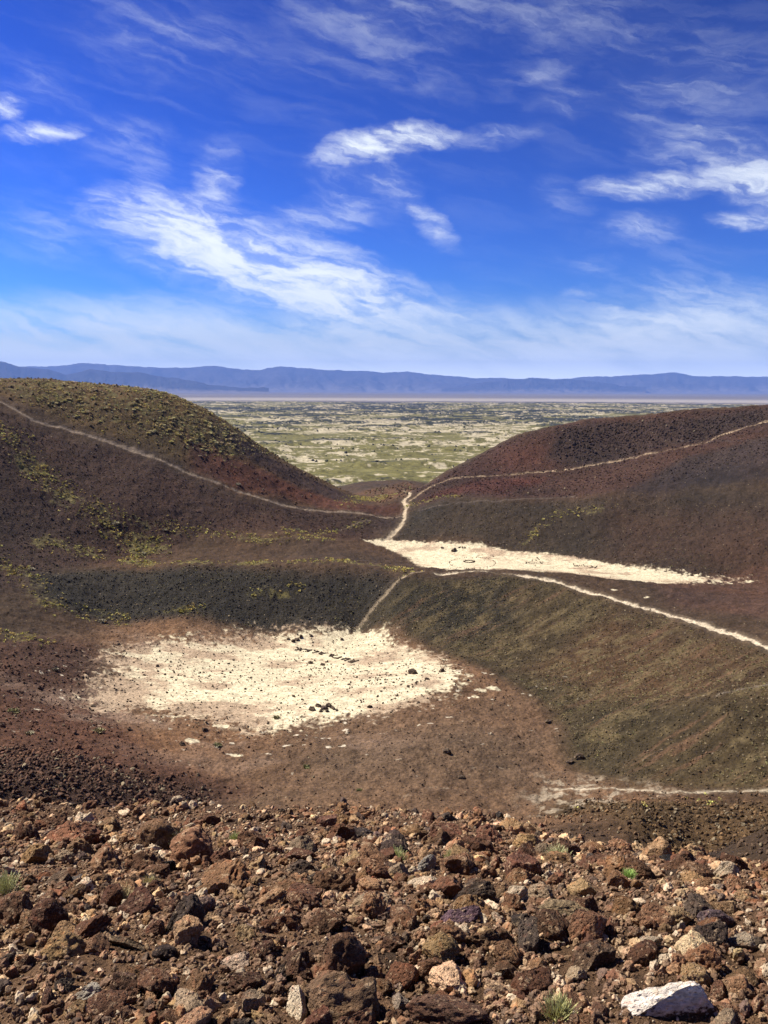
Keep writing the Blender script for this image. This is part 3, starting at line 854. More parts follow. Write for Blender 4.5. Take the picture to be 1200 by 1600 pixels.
# the rocks one can point at: label, base pixel (x, y), width in pixels, tone, shape, heading, squash
BROWN, TAN, CREAMR, BLACKR, GREYR, REDR, PURP = (0.088, 0.05, 0.03), (0.25, 0.165, 0.095), (0.50, 0.40, 0.27), (0.028, 0.024, 0.024), (0.25, 0.22, 0.185), (0.14, 0.065, 0.042), (0.10, 0.068, 0.072)
HEROES = [
    ('large brown boulder with a tan mottled top at the bottom centre of the slope', (540, 1590), 138, (0.135, 0.08, 0.045), 'boulder', 0.3, (1, 0.8, 0.85)),
    ('smooth cream slab leaning on the left side of the large brown boulder', (462, 1586), 78, (0.60, 0.48, 0.33), 'slab', -1.4, (0.75, 0.75, 1.15)),
    ('rounded reddish brown boulder cut by the lower edge, right of the large brown one', (700, 1606), 140, (0.10, 0.052, 0.032), 'round', 0.1, (1, 0.7, 0.62)),
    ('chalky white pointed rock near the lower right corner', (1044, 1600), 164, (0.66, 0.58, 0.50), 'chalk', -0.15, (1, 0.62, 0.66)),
    ('brown block with a flat face left of the tall dark block', (765, 1486), 80, (0.12, 0.068, 0.036), 3, 0.4, (1, 0.8, 0.75)),
    ('tall dark block with a shadowed right face and pale top edge', (828, 1486), 72, (0.085, 0.06, 0.045), 'tall', 0.6, (0.8, 0.8, 0.95)),
    ('pale grey upright rock standing in the middle of the rubble', (667, 1368), 50, GREYR, 5, 0.9, (0.9, 0.7, 1.15)),
    ('blackish boulder beside the pale grey upright rock, further right', (824, 1318), 34, BLACKR, 6, 1.2, (1, 0.8, 0.95)),
    ('lone black boulder at the end of the slope on the far right', (1042, 1298), 26, (0.02, 0.018, 0.02), 7, 0.2, (1, 0.8, 1.0)),
    ('dark jagged boulder on the skyline of the rubble in the centre', (698, 1288), 42, (0.05, 0.035, 0.028), 8, 0.5, (1, 0.8, 0.85)),
    ('small dark boulder standing alone just beyond the rubble edge', (777, 1276), 19, (0.05, 0.04, 0.036), 9, 0.2, (1, 0.8, 1.0)),
    ('angular reddish block on the rubble edge left of centre', (512, 1294), 48, REDR, 10, 0.8, (1, 0.7, 0.8)),
    ('black rough boulder on the rubble edge right of the reddish block', (562, 1306), 46, (0.045, 0.032, 0.027), 11, 0.1, (1, 0.8, 0.9)),
    ('broad tan rock with pale streaks right of the tall dark block', (880, 1446), 90, (0.21, 0.15, 0.085), 12, 0.2, (1, 0.7, 0.5)),
    ('purple grey rock with a reddish stain above the flat faced brown block', (718, 1452), 72, (0.12, 0.07, 0.085), 13, 0.5, (1, 0.7, 0.62)),
    ('pale cream block near the right edge above the purple brown boulder', (1131, 1376), 46, (0.44, 0.34, 0.23), 14, 0.2, (1, 0.7, 0.8)),
    ('purple brown boulder with a black shadowed right side near the right edge', (1118, 1448), 62, PURP, 15, 0.2, (1, 0.8, 0.95)),
    ('whitish rock with a dark underside at the lower left', (136, 1558), 50, (0.46, 0.40, 0.32), 2, 0.3, (1, 0.8, 0.8)),
    ('pinkish cream rock low in the left half of the rubble', (368, 1518), 54, (0.46, 0.33, 0.235), 4, 0.3, (1, 0.8, 0.7)),
    ('flat brown slab tilted to show its smooth face in the left part', (200, 1492), 74, (0.11, 0.075, 0.045), 'slab', 2.6, (1, 0.6, 0.45)),
    ('lumpy yellowish tan rock pile of one piece just left of centre', (580, 1418), 70, (0.33, 0.235, 0.145), 11, 0.3, (1, 0.8, 0.62)),
    ('rounded light grey rock in the upper left part of the rubble', (346, 1342), 34, (0.22, 0.19, 0.155), 'round', 0.3, (1, 0.8, 0.7)),
    ('dark pointed rock with a grey side in the left part', (122, 1386), 50, (0.085, 0.07, 0.062), 5, 1.9, (1, 0.8, 0.8)),
    ('brown pyramid shaped rock left of the dark pointed one', (92, 1386), 46, (0.13, 0.085, 0.055), 'wedge', 0.6, (1, 0.8, 0.75)),
    ('black cavity riddled rock in the upper left part', (263, 1362), 26, (0.02, 0.018, 0.018), 1, 0.4, (1, 0.8, 1.0)),
    ('cream crusted lumpy rock right of centre near the bottom', (900, 1530), 54, (0.40, 0.29, 0.18), 8, 0.9, (1, 0.8, 0.75)),
    ('big dark brown rock below the broad tan rock', (925, 1512), 80, (0.085, 0.05, 0.03), 0, 0.9, (1, 0.8, 0.7)),
    ('brown rough rock with a black hollow above the purple grey rock', (738, 1402), 66, (0.095, 0.058, 0.038), 9, 0.7, (1, 0.8, 0.75)),
    ('dark rounded rock on the upper right of the rubble', (925, 1352), 44, (0.055, 0.04, 0.034), 2, 1.7, (1, 0.8, 0.75)),
    ('small grey blue rock near the middle of the rubble', (545, 1374), 26, (0.17, 0.16, 0.155), 7, 0.7, (1, 0.8, 0.8)),
    ('cream streaked brown rock at the bottom, between the two brown boulders', (625, 1572), 44, (0.26, 0.2, 0.15), 3, 1.7, (1, 0.8, 0.9)),
    ('dark overhanging rock with a black hollow below it, centre left', (475, 1366), 60, (0.065, 0.042, 0.03), 6, 0.1, (1, 0.8, 0.62)),
    ('orange tan crumbly rock at the left edge of the rubble top', (52, 1272), 20, (0.25, 0.12, 0.07), 12, 0.1, (1, 0.8, 0.8)),
]
SPECIAL = {
    'boulder': rock_shape(901, 5, (1, 0.9, 0.9), 6, 0.15, 34, [((-0.25, -0.8, 0.55), 0.66), ((0.9, -0.3, 0.1), 0.72)]),
    'round': rock_shape(902, 5, (1, 0.8, 0.7), 4, 0.13, 40),
    'slab': rock_shape(903, 5, (1, 0.8, 1.0), 7, 0.045, 0, [((0.35, -0.75, 0.5), 0.26), ((-0.35, 0.75, -0.5), 0.16)]),
    'wedge': rock_shape(904, 5, (1.1, 0.8, 0.9), 5, 0.10, 10, [((-0.55, -0.2, 0.8), 0.30), ((0.6, -0.75, -0.1), 0.42), ((0.95, 0.1, 0.2), 0.62)]),
    'chalk': rock_shape(906, 5, (1.15, 0.75, 0.9), 4, 0.10, 8, [((-0.55, -0.30, 0.8), 0.16), ((0.50, -0.85, -0.15), 0.28), ((0.95, 0.1, 0.25), 0.62), ((-0.2, 0.8, 0.5), 0.3)]),
    'tall': rock_shape(905, 5, (0.9, 0.8, 1.0), 6, 0.13, 16, [((0.75, -0.6, 0.05), 0.40), ((-0.3, -0.3, 0.9), 0.62)]),
}
SPM = {}
M_DARK_BASE = mat_rock('dark_base_scoria', True, 1.0, True)
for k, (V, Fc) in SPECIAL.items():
    SPM[k] = mesh_np('rock_shape', V, Fc, True); SPM[k].materials.append(M_DARK_BASE if k == 'chalk' else M_ROCK)
for lab, (px, py), wpx, tone, shp, rz, sc in HEROES:
    p = near(px, py - wpx * 0.10)
    size = wpx * p[1] / F / 2 * 1.04
    me = SPM[shp] if isinstance(shp, str) else SHAPES[shp]
    o = put_rock('lava_rock', me, p, size, tone, rz, 0.12, 0.22, scale=sc)
    tag(o, lab, 'rock')
    HERO_BLOCKED.append((p[0], p[1], size))
HB = np.array(HERO_BLOCKED)


def free_of_heroes(x, y, r, k=0.75):
    d = np.hypot(x[:, None] - HB[None, :, 0], y[:, None] - HB[None, :, 1])
    return (d > HB[None, :, 2] * k + r[:, None] * 0.7).all(1)


# rubble on the rim
n = 30000
Dd = np.exp(rng.uniform(math.log(1.75), math.log(15.0), n)); keep = rng.uniform(0, 1, n) < (Dd / 15.0) ** 0.55 + 0.12
Dd = Dd[keep]; n = len(Dd)
tt = rng.uniform(-0.50, 0.50, n)
rx, ry = tt * Dd, Dd
rs = 0.0100 * rng.uniform(0.0045, 1, n) ** -0.52
rs = np.minimum(np.clip(rs, 0.0100, 0.135), np.where(Dd > 6.5, 0.10, 1))
clus = fbm(rx / 0.5, ry / 0.5, 3, 201)
rs *= 0.30 + 1.5 * clus
keep = free_of_heroes(rx, ry, rs) & (rs / Dd < 0.030)
rx, ry, rs, Dd = rx[keep], ry[keep], rs[keep], Dd[keep]
order = np.argsort(-rs / Dd * (np.abs(rx / Dd) < 0.44))
acc = []
for i in order:                                   # the biggest first, not standing in one another
    if len(acc) >= 255:
        break
    if ry[i] > 13 or abs(rx[i] / Dd[i]) > 0.45:
        continue
    if all((rx[i] - rx[j]) ** 2 + (ry[i] - ry[j]) ** 2 > (0.62 * (rs[i] + rs[j])) ** 2 for j in acc):
        acc.append(i)
big = np.array(acc)
rz_ = ground_z(rx, ry)
tones = pick_tones(len(rx), rng)
sm = np.clip(1.1 - rs / 0.035, 0, 0.62)[:, None]
chip = rng.uniform(0, 1, len(rx)) < 0.07
sm = np.where(chip[:, None], 0, sm)
tones = np.where(chip[:, None], np.array((0.50, 0.39, 0.27)) * rng.uniform(0.6, 1.2, (len(rx), 1)), tones)
tones = tones * (1 - sm) + np.array((0.178, 0.115, 0.075)) * sm * (0.35 + 1.25 * fbm(rx / 0.35, ry / 0.35, 4, 207))[:, None]
lum_ = tones.mean(1)
dim = (lum_ > 0.17) & (rng.uniform(0, 1, len(lum_)) < 0.7)
tones[big] = np.where(dim[big][:, None], tones[big] * np.array((0.55, 0.50, 0.46)), tones[big])
for i in big:
    o = put_rock('lava_rock', SHAPES[rng.integers(16)], (rx[i], ry[i], rz_[i]), rs[i], tones[i], None, 0.5, 0.24, scale=(1, rng.uniform(0.75, 1.1), rng.uniform(0.75, 1.15)))
    tag(o, 'jagged lava rock lying among the rubble of the near slope', 'rock', 'loose lava rocks of the near slope')
rest = np.ones(len(rx), bool); rest[big] = False
# no small piece larger than the individuals
rs = np.where(rest, np.minimum(rs, 0.010 * Dd + 0.006), rs)


def rand_rot(n, r):
    q = r.normal(size=(n, 4)); q /= np.linalg.norm(q, axis=1)[:, None]
    w, x, y, z = q.T
    return np.stack([np.stack([1 - 2 * (y * y + z * z), 2 * (x * y - z * w), 2 * (x * z + y * w)], 1),
                     np.stack([2 * (x * y + z * w), 1 - 2 * (x * x + z * z), 2 * (y * z - x * w)], 1),
                     np.stack([2 * (x * z - y * w), 2 * (y * z + x * w), 1 - 2 * (x * x + y * y)], 1)], 1)


class Pile:
    """Collects many small copies of shapes into one mesh."""
    def __init__(s):
        s.V, s.F, s.C, s.n = [], [], [], 0

    def add(s, shape, P, size, tone, r, spin=True, sq=None):
        V, Fc = shape
        m = len(P)
        if m == 0:
            return
        L = V[None] * (np.ones((m, 1, 3)) if sq is None else sq[:, None, :])
        if spin:
            L = np.einsum('mij,mkj->mki', rand_rot(m, r), L)
        else:
            a = r.uniform(0, 6.283, m); ca, sa = np.cos(a), np.sin(a)
            L = np.stack([L[..., 0] * ca[:, None] - L[..., 1] * sa[:, None], L[..., 0] * sa[:, None] + L[..., 1] * ca[:, None], L[..., 2]], 2)
        W = L * size[:, None, None] + P[:, None, :]
        k = V.shape[0]
        s.V.append(W.reshape(-1, 3)); s.C.append(np.repeat(tone, k, axis=0))
        s.F.append((Fc[None] + (s.n + np.arange(m) * k)[:, None, None]).reshape(-1, Fc.shape[1])); s.n += m * k

    def build(s, name, mat, smooth=True):
        me = mesh_np(name, np.concatenate(s.V), np.concatenate(s.F), smooth, np.concatenate(s.C))
        return link(name, me, mat)


def pile_rocks(pile, x, y, z, size, tone, r, subs):
    """subs: (mesh detail, mask) pairs; several shapes of each detail are mixed."""
    for sub, mask in subs:
        idx = np.nonzero(mask)[0]
        which = r.integers(0, 6, len(idx))
        for k in range(6):
            j = idx[which == k]
            sq = r.uniform(0.7, 1.15, (len(j), 3))
            pile.add(rock_shape(300 + k + 10 * sub, sub, (1, 0.85, 0.75), 10 if sub > 1 else 3, 0.34 if sub > 1 else 0.0), np.stack([x[j], y[j], z[j] + size[j] * 0.25], 1), size[j], tone[j], r, True, sq)


appar = rs / Dd
pl = Pile()
pile_rocks(pl, rx, ry, rz_, rs, tones, rng, [(4, rest & (appar > 0.0075)), (3, rest & (appar <= 0.0075) & (appar > 0.0042)), (2, rest & (appar <= 0.0042))])
# grit between the stones
n = 26000
Dg = np.exp(rng.uniform(math.log(1.75), math.log(9.0), n)); gx = rng.uniform(-0.48, 0.48, n) * Dg
gs = Dg * rng.uniform(0.0009, 0.0026, n)
gz = ground_z(gx, Dg)
pile_rocks(pl, gx, Dg, gz, gs, np.where((rng.uniform(0, 1, n) < 0.10)[:, None], np.array((0.52, 0.42, 0.29)) * rng.uniform(0.6, 1.2, (n, 1)), pick_tones(n, rng) * 0.45 + np.array((0.095, 0.06, 0.037))), rng, [(1, np.ones(n, bool))])
tag(pl.build('rubble', M_RUBBLE, True), 'small broken lava rubble and grit covering the near slope between the bigger rocks', 'rubble', kind='stuff')

# ------------------------------------------------------------------ stones of the crater floor
STONES = [mesh_np('stone_shape', *rock_shape(500 + k, 4, (1, 0.85, 0.8), 7, 0.22), True) for k in range(8)]
for me in STONES:
    me.materials.append(M_ROCK)
DARK = (0.062, 0.043, 0.030)


def floor_stone(name, px, py, wpx, tone=DARK, d0=85, d1=262, sc=(1, 0.9, 0.9)):
    p = at(px, py, d0, d1)
    p[2] = ground_z(p[0], p[1])[0]
    return put_rock(name, STONES[rng.integers(8)], p, wpx * p[1] / F / 2, tone, None, 0.4, 0.15, scale=sc)


POINTED = [
    ('dark boulder on the near pale pan, left of the pair below the stone letters', 485, 1037, 9.5), ('dark boulder on the near pale pan, below the stone letters and right of its twin', 504, 1040, 8.5),
    ('small dark stone right of the boulder pair below the stone letters', 511, 1035, 6), ('dark boulder alone near the lower rim of the near pan, right of the heap', 578, 1105, 10),
    ('dark conical stone alone in the middle of the near pale pan', 459, 1089, 8), ('dark upright stone in the ring mark at the right end of the near pan', 667, 1062, 8),
    ('dark stone on the lower edge of the ring mark of the near pan', 637, 1074, 7), ('dark flat stone in the right part of the ring mark', 690, 1050, 12), ('brown flat stone in the left part of the ring mark', 645, 1053, 18),
    ('dark boulder on the left part of the near pale pan', 246, 1042, 8), ('dark boulder on the brown floor left of the pan, lowest one', 203, 1143, 10),
    ('biggest dark boulder on the brown floor right of the pan', 699, 1180, 16), ('dark boulder on the brown floor near the rubble edge, right', 721, 1215, 13),
    ('dark boulder at the foot of the right hand slope', 857, 1131, 12), ('dark long boulder beside the end of the pale foot path', 905, 1187, 20), ('dark boulder just left of the long boulder by the foot path', 890, 1193, 14),
    ('dark boulder on the left brown floor under the pan', 320, 1143, 10), ('dark stone on the left floor beside the pan corner', 146, 1104, 8), ('dark boulder near the lower left of the pan floor', 285, 1165, 11),
    ('dark boulder on the pale far pan near its left end', 691, 857, 5.5), ('brown low boulder on the far pan above the stone circle', 709, 861, 11),
]
for lab, px, py, w_ in POINTED:
    tag(floor_stone('boulder', px, py, w_), lab, 'boulder')
for k, (px, py, w_) in enumerate([(488, 1110, 12), (497, 1105, 11), (506, 1108, 12), (514, 1104, 12), (521, 1109, 10), (501, 1112, 9), (526, 1111, 7), (511, 1112, 9)]):
    tag(floor_stone('boulder', px, py, w_), 'dark boulder in the heap at the lower edge of the near pale pan', 'boulder', 'boulder heap on the near pan')
for k, (px, py, w_) in enumerate([(450, 1000, 7), (458, 1003, 9), (464, 1001, 9), (470, 998, 8), (486, 995, 7), (534, 1000, 7)]):
    tag(floor_stone('boulder', px, py, w_), 'dark boulder in the small group behind the stone letters of the near pan', 'boulder', 'boulders at the far rim of the near pan')

# the words on the pans, laid in stones; strokes are given in tenths of a survey pixel from (455, 1000)
GLYPHS = [
    [[(70, 165), (130, 150), (225, 146)], [(97, 124), (150, 172)], [(150, 132), (140, 172)]],
    [[(190, 186), (250, 188), (308, 166)], [(228, 152), (305, 162)], [(250, 160), (262, 184)]],
    [[(335, 210), (425, 186)], [(365, 172), (425, 186)]],
    [[(440, 226), (470, 198), (512, 212), (465, 236), (440, 226)], [(512, 214), (566, 212)]],
    [[(600, 262), (628, 226), (660, 242), (636, 266), (600, 262)], [(655, 250), (715, 245)]],
    [[(650, 280), (728, 296)], [(715, 292), (786, 266)]],
    [[(785, 310), (850, 292), (918, 300)], [(838, 326), (918, 300)], [(872, 292), (880, 312)]],
    [[(895, 346), (932, 362), (972, 350), (950, 332), (895, 346)], [(965, 346), (1052, 326)], [(975, 310), (986, 340)]],
]
FARG = [[[(736, 184), (752, 216), (800, 214)], [(770, 206), (868, 198)], [(800, 214), (868, 200)]], [[(884, 215), (926, 217)]], [[(945, 238), (1000, 228), (975, 210), (1030, 232)], [(1025, 240), (1054, 210)]],
        [[(104, 155), (104, 178)], [(112, 165), (150, 172), (240, 172)], [(262, 170), (300, 172), (318, 182)], [(290, 162), (325, 160)]], [[(248, 98), (266, 112)], [(186, 132), (186, 133)], [(236, 134), (237, 134)], [(278, 124), (279, 124)], [(222, 208), (228, 209)]]]


def lay(name, strokes, x0, y0, s, label, group, w_, d0, d1, gap):
    for st in strokes:
        pts = [at(x0 + a * s, y0 + b * s, d0, d1, 0.1)[:2] for a, b in st]
        for a, b in zip(pts[:-1], pts[1:]):
            L = np.linalg.norm(b - a); k = max(1, int(round(L / gap)))
            for i in range(k + 1):
                q = a + (b - a) * (i / k) + rng.normal(0, 0.05 * gap, 2)
                z = ground_z(q[0], q[1])[0]
                o = put_rock(name, STONES[rng.integers(8)], (q[0], q[1], z), w_ * rng.uniform(0.8, 1.25), tuple(np.array(DARK) * rng.uniform(0.7, 1.2)), None, 0.4, 0.1)
                tag(o, label, 'stone', group)


for g in GLYPHS:
    lay('letter_stone', g, 455, 1000, 0.1, 'dark stone in the row of letters laid out on the near pale pan', 'letter stones of the near pan', 0.19, 130, 190, 0.33)
for g in FARG:
    lay('letter_stone', g, 810, 860, 140 / 1200, 'dark stone in the writing on the far pan right of the stone circle', 'letter stones of the far pan', 0.16, 195, 245, 0.5)


def ring(cx, cy, ax, ay, a0, a1, n, label, group, w_, d0=195, d1=250, skip=0.12):
    for k in range(n):
        if rng.uniform() < skip:
            continue
        a = math.radians(a0 + (a1 - a0) * k / n)
        p = at(cx + ax * math.cos(a), cy - ay * math.sin(a), d0, d1, 0.1)
        z = ground_z(p[0], p[1])[0]
        o = put_rock('ring_stone', STONES[rng.integers(8)], (p[0], p[1], z), w_ * rng.uniform(0.75, 1.3), tuple(np.array(DARK) * rng.uniform(0.7, 1.3)), None, 0.4, 0.1)
        tag(o, label, 'stone', group)


ring(738, 880, 36, 8.5, 0, 360, 72, 'dark stone of the large stone circle on the pale far pan', 'stone circle on the far pan', 0.13, 195, 250, 0.28)
ring(758, 869.5, 13, 2.2, 0, 360, 30, 'dark stone of the small loop above the large circle on the far pan', 'small stone loop on the far pan', 0.11, 195, 250, 0.25)
ring(733, 878, 8, 1.6, 0, 360, 16, 'dark stone of the little cluster inside the large circle on the far pan', 'stones inside the circle', 0.26)
ring(722, 856, 5, 1.0, 0, 360, 9, 'dark stone of the scatter at the upper edge of the far pan', 'scatter at the far pan edge', 0.22)

# loose stones on and round the near pan: the largest as things
spots = []
for cx, cy, sx, sy, k in [(270, 1055, 45, 14, 46), (330, 1080, 60, 20, 40), (575, 1058, 35, 9, 52), (610, 1065, 35, 10, 30), (455, 1115, 60, 12, 34), (640, 1085, 45, 12, 28), (200, 1080, 40, 25, 24), (130, 1100, 60, 45, 22), (330, 1130, 60, 20, 20), (560, 1190, 200, 40, 40), (760, 1180, 90, 50, 30), (430, 1060, 120, 40, 30)]:
    for _ in range(k):
        spots.append((rng.normal(cx, sx), rng.normal(cy, sy), 1.5 + 3.2 * rng.uniform() ** 3))
spots = [s for s in spots if 992 < s[1] < 1245 and not (450 < s[0] < 575 and 1006 < s[1] < 1044)][:290]
for px, py, w_ in spots:
    o = floor_stone('loose_stone', px, py, w_ * 1.15, tuple(np.array(DARK) * rng.uniform(0.6, 1.4)))
    tag(o, 'small dark stone scattered over the pale pan and brown floor of the near crater', 'stone', 'loose stones of the near crater floor')

# ------------------------------------------------------------------ scree
sc = Pile()
WORDS = line([(462, 1014), (560, 1034)], 120, 200)


def scatter(n, poly, smin, smax, tone_k=(0.5, 1.25), pale=0.06, power=3.0, feather=4.0):
    lo, hi = poly.min(0), poly.max(0)
    x = rng.uniform(lo[0], hi[0], n * 2); y = rng.uniform(lo[1], hi[1], n * 2)
    k = signed(x, y, poly) > feather * rng.uniform(-0.4, 1, len(x)) ** 2; x, y = x[k][:n], y[k][:n]
    k = (np.abs(x / y) < 0.5) & (seg_dist(x, y, WORDS)[0] > 2.4); x, y = x[k], y[k]
    c, pan = ground_colour(x, y)
    z = smooth_z(x, y) + lumps(x, y, pan)
    s = smin + (smax - smin) * rng.uniform(0, 1, len(x)) ** power
    t = c * rng.uniform(*tone_k, (len(x), 1))
    pl_ = rng.uniform(0, 1, len(x)) < pale
    t = np.where(pl_[:, None], np.array((0.26, 0.205, 0.13)) * rng.uniform(0.6, 1.2, (len(x), 1)), t)
    t = np.where(pan[:, None] > 0.4, np.array(DARK) * rng.uniform(0.6, 2.2, (len(x), 1)), t)
    pile_rocks(sc, x, y, z, s, t, rng, [(2, s > smin + 0.45 * (smax - smin)), (1, s <= smin + 0.45 * (smax - smin))])


W2 = lambda pts, d0, d1: line(pts, d0, d1)
scatter(11000, FLOOR, 0.03, 0.22, (0.4, 1.4), 0.05, 4.0, 1.0)
scatter(1000, PAN_NEAR, 0.04, 0.15, (0.4, 1.1), 0.0, 4.0)
scatter(500, PAN_FAR, 0.04, 0.14, (0.4, 1.1), 0.0, 3.0)
scatter(16000, ZONES[5][0], 0.04, 0.20, (0.6, 2.2), 0.13, 3.0)
scatter(5000, ZONES[4][0], 0.05, 0.26, (0.6, 2.2), 0.07, 3.0)
scatter(15000, ZONES[0][0], 0.05, 0.28, (0.6, 2.4), 0.03, 3.0)
scatter(2500, ZONES[1][0], 0.07, 0.5, (0.5, 1.5), 0.03, 3.0)
scatter(10000, ZONES[8][0], 0.05, 0.24, (0.7, 2.3), 0.05, 3.0)
scatter(12000, ZONES[10][0], 0.06, 0.34, (0.6, 2.2), 0.02, 2.6)
scatter(3600, ZONES[13][0], 0.10, 0.50, (0.7, 1.9), 0.01, 2.4, 14.0)
scatter(900, ZONES[18][0], 0.10, 0.5, (0.4, 1.5), 0.15, 2.5)
scatter(4500, ZONES[15][0], 0.04, 0.28, (0.5, 1.7), 0.06, 3.2)
scatter(5200, ZONES[16][0], 0.05, 0.34, (0.9, 2.6), 0.08, 2.8)
scatter(4200, ZONES[17][0], 0.04, 0.32, (0.4, 1.5), 0.10, 3.0)
# blocks and bushes of the lava plain
n = 9000
px_ = rng.uniform(-0.5, 0.5, n); py_ = np.exp(rng.uniform(math.log(480), math.log(3200), n)); px_ = px_ * py_
kk = (fbm(px_ / 60, py_ / 50, 6, 41, 0.66) + rng.uniform(-0.12, 0.12, n) > 0.5) & ((py_ > 640) | (np.abs(px_) > 60)); px_, py_ = px_[kk], py_[kk]
ps_ = (0.35 + 1.5 * rng.uniform(0, 1, len(px_)) ** 2.5) * (0.7 + py_ / 2500)
pt_ = np.where((rng.uniform(0, 1, len(px_)) < 0.55)[:, None], np.array((0.05, 0.052, 0.045)), np.array((0.115, 0.115, 0.05))) * rng.uniform(0.6, 1.3, (len(px_), 1))
lv = Pile()
pile_rocks(lv, px_, py_, hummocks(px_, py_) - 0.2 * ps_, ps_, pt_, rng, [(1, np.ones(len(px_), bool))])
scatter(900, ZONES[16][0], 0.14, 0.46, (1.0, 3.0), 0.08, 2.2, 12.0)
END_SLOPE = np.array([(16, 96), (30, 98), (60, 96), (62, 44), (30, 44), (14, 80)])
scatter(9000, END_SLOPE, 0.03, 0.30, (0.6, 2.4), 0.07, 2.8, 3.0)
scatter(260, ZONES[15][0], 0.15, 0.5, (0.6, 1.8), 0.10, 2.2)
tag(lv.build('lava_blocks', M_SCREE, False), 'dark lava blocks and low bushes of the far plain', 'ground cover', kind='stuff')
tag(sc.build('scree', M_SCREE, False), 'loose cinders and stones strewn over the crater slopes and floor', 'scree', kind='stuff')

# ------------------------------------------------------------------ plants


def leaf_ball(seed, nleaf, wid, length, up=0.35):
    """A low dome of narrow leaves, unit radius."""
    r = np.random.default_rng(seed)
    d = r.normal(size=(nleaf, 3)); d[:, 2] = np.abs(d[:, 2]) * 0.9 + up * 0.3; d /= np.linalg.norm(d, axis=1)[:, None]
    base = d * r.uniform(0.25, 0.85, (nleaf, 1)); base[:, 2] *= 0.8
    dirv = d + r.normal(0, 0.45, (nleaf, 3)); dirv[:, 2] += up; dirv /= np.linalg.norm(dirv, axis=1)[:, None]
    side = np.cross(dirv, r.normal(size=(nleaf, 3))); side /= np.linalg.norm(side, axis=1)[:, None]
    L = length * r.uniform(0.6, 1.3, (nleaf, 1)); w = wid * r.uniform(0.7, 1.3, (nleaf, 1))
    q = np.stack([base - side * w * 0.5, base + side * w * 0.5, base + dirv * L + side * w * 0.35, base + dirv * L - side * w * 0.35], 1)
    return q.reshape(-1, 3), np.arange(nleaf * 4).reshape(-1, 4)


SHRUB = [mesh_np('shrub_shape', *leaf_ball(700 + k, 160, 0.16, 0.42), False) for k in range(5)]
for me in SHRUB:
    me.materials.append(M_LEAFO)
STRAW = (0.82, 0.72, 0.42)


def green_amount(x, y):
    g = np.zeros_like(x)
    for poly, wdt, s in GREENS:
        d, _ = seg_dist(x, y, poly)
        g = np.maximum(g, s * sstep(wdt * 1.4, wdt * 0.1, d))
    return np.maximum(g, 0.65 * sstep(-2, 5, signed(x, y, HILL_GREEN)))


def put_shrub(p, r, tone, label, group=None):
    o = bpy.data.objects.new('desert_shrub', SHRUB[rng.integers(5)]); COL.objects.link(o)
    o.location = (p[0], p[1], p[2] - 0.1 * r); o.rotation_euler = (0, 0, rng.uniform(0, 6.28))
    o.scale = (r, r, r * rng.uniform(0.6, 0.85)); o.color = (*tone, 1)
    return tag(o, label, 'shrub', group)


# hill scrub: the largest bushes one by one, the rest as ground cover
lo, hi = HILL_GREEN.min(0), HILL_GREEN.max(0)
x = rng.uniform(lo[0], hi[0], 30000); y = rng.uniform(lo[1], hi[1], 30000)
k = (signed(x, y, HILL_GREEN) > 9 * rng.uniform(0, 1, 30000) ** 1.5 - 1) & (fbm(x / 9, y / 9, 3, 301) + rng.uniform(-0.30, 0.30, 30000) > 0.55) & (np.abs(x / y) < 0.46)
x, y = x[k][:3300], y[k][:3300]
z = ground_z(x, y)
for i in range(235):
    t = np.array(STRAW) * rng.uniform(0.75, 1.25) * np.array((1, rng.uniform(0.92, 1.05), rng.uniform(0.7, 1.1)))
    put_shrub((x[i], y[i], z[i]), rng.uniform(0.45, 0.85), tuple(t), 'pale dry bush dotted over the upper left hill above the path', 'bushes on the left hill')
for lab, px, py, w_, tone in [
    ('round whitish bush just above the left hill path', 372, 758, 10, (0.55, 0.5, 0.36)), ('pale bush among stones on the valley slope, the upper left one', 181, 820, 12, (0.5, 0.46, 0.34)),
    ('pale low bush at the right end of the green streak on the left slope', 222, 865, 14, (0.5, 0.46, 0.3)), ('pale bush beside the left end of the black mound', 158, 973, 15, (0.5, 0.45, 0.33)),
    ('pale bush high on the left edge, above the black mound', 48, 890, 13, (0.5, 0.45, 0.33)), ('yellowish bush on the brown floor below the near pan, left', 153, 1147, 22, (0.42, 0.37, 0.2)),
    ('grey green bush on the left brown floor beside a dark stone', 340, 1167, 16, (0.27, 0.26, 0.13)), ('small bright green bush on the brown floor below the pan', 478, 1198, 15, (0.26, 0.27, 0.12)),
    ('small green bush close to the rubble edge on the brown floor', 562, 1236, 12, (0.25, 0.26, 0.11)), ('pale bush on the left brown floor, the leftmost', 46, 1150, 18, (0.42, 0.38, 0.25)),
    ('olive bush at the lower rim of the near pan', 432, 1122, 14, (0.30, 0.27, 0.14)), ('pale bush by the path below the valley slope', 464, 828, 8, (0.45, 0.42, 0.3)), ('pale bush on the slope left of the valley path', 257, 830, 10, (0.5, 0.45, 0.33)),
    ('pale green bush on the far left slope foot', 20, 1112, 22, (0.28, 0.26, 0.12)), ('yellow bush at the foot of the black mound', 283, 955, 14, (0.33, 0.29, 0.07)), ('pale bush on the foot of the left slope, left of the pan', 86, 1048, 13, (0.42, 0.38, 0.27)),
]:
    p = at(px, py, 80, 300); p[2] = ground_z(p[0], p[1])[0]
    put_shrub(p, w_ * p[1] / F / 2, tone, lab)
sb = Pile()
tuft = [leaf_ball(800 + k, 16, 0.34, 0.6) for k in range(4)]


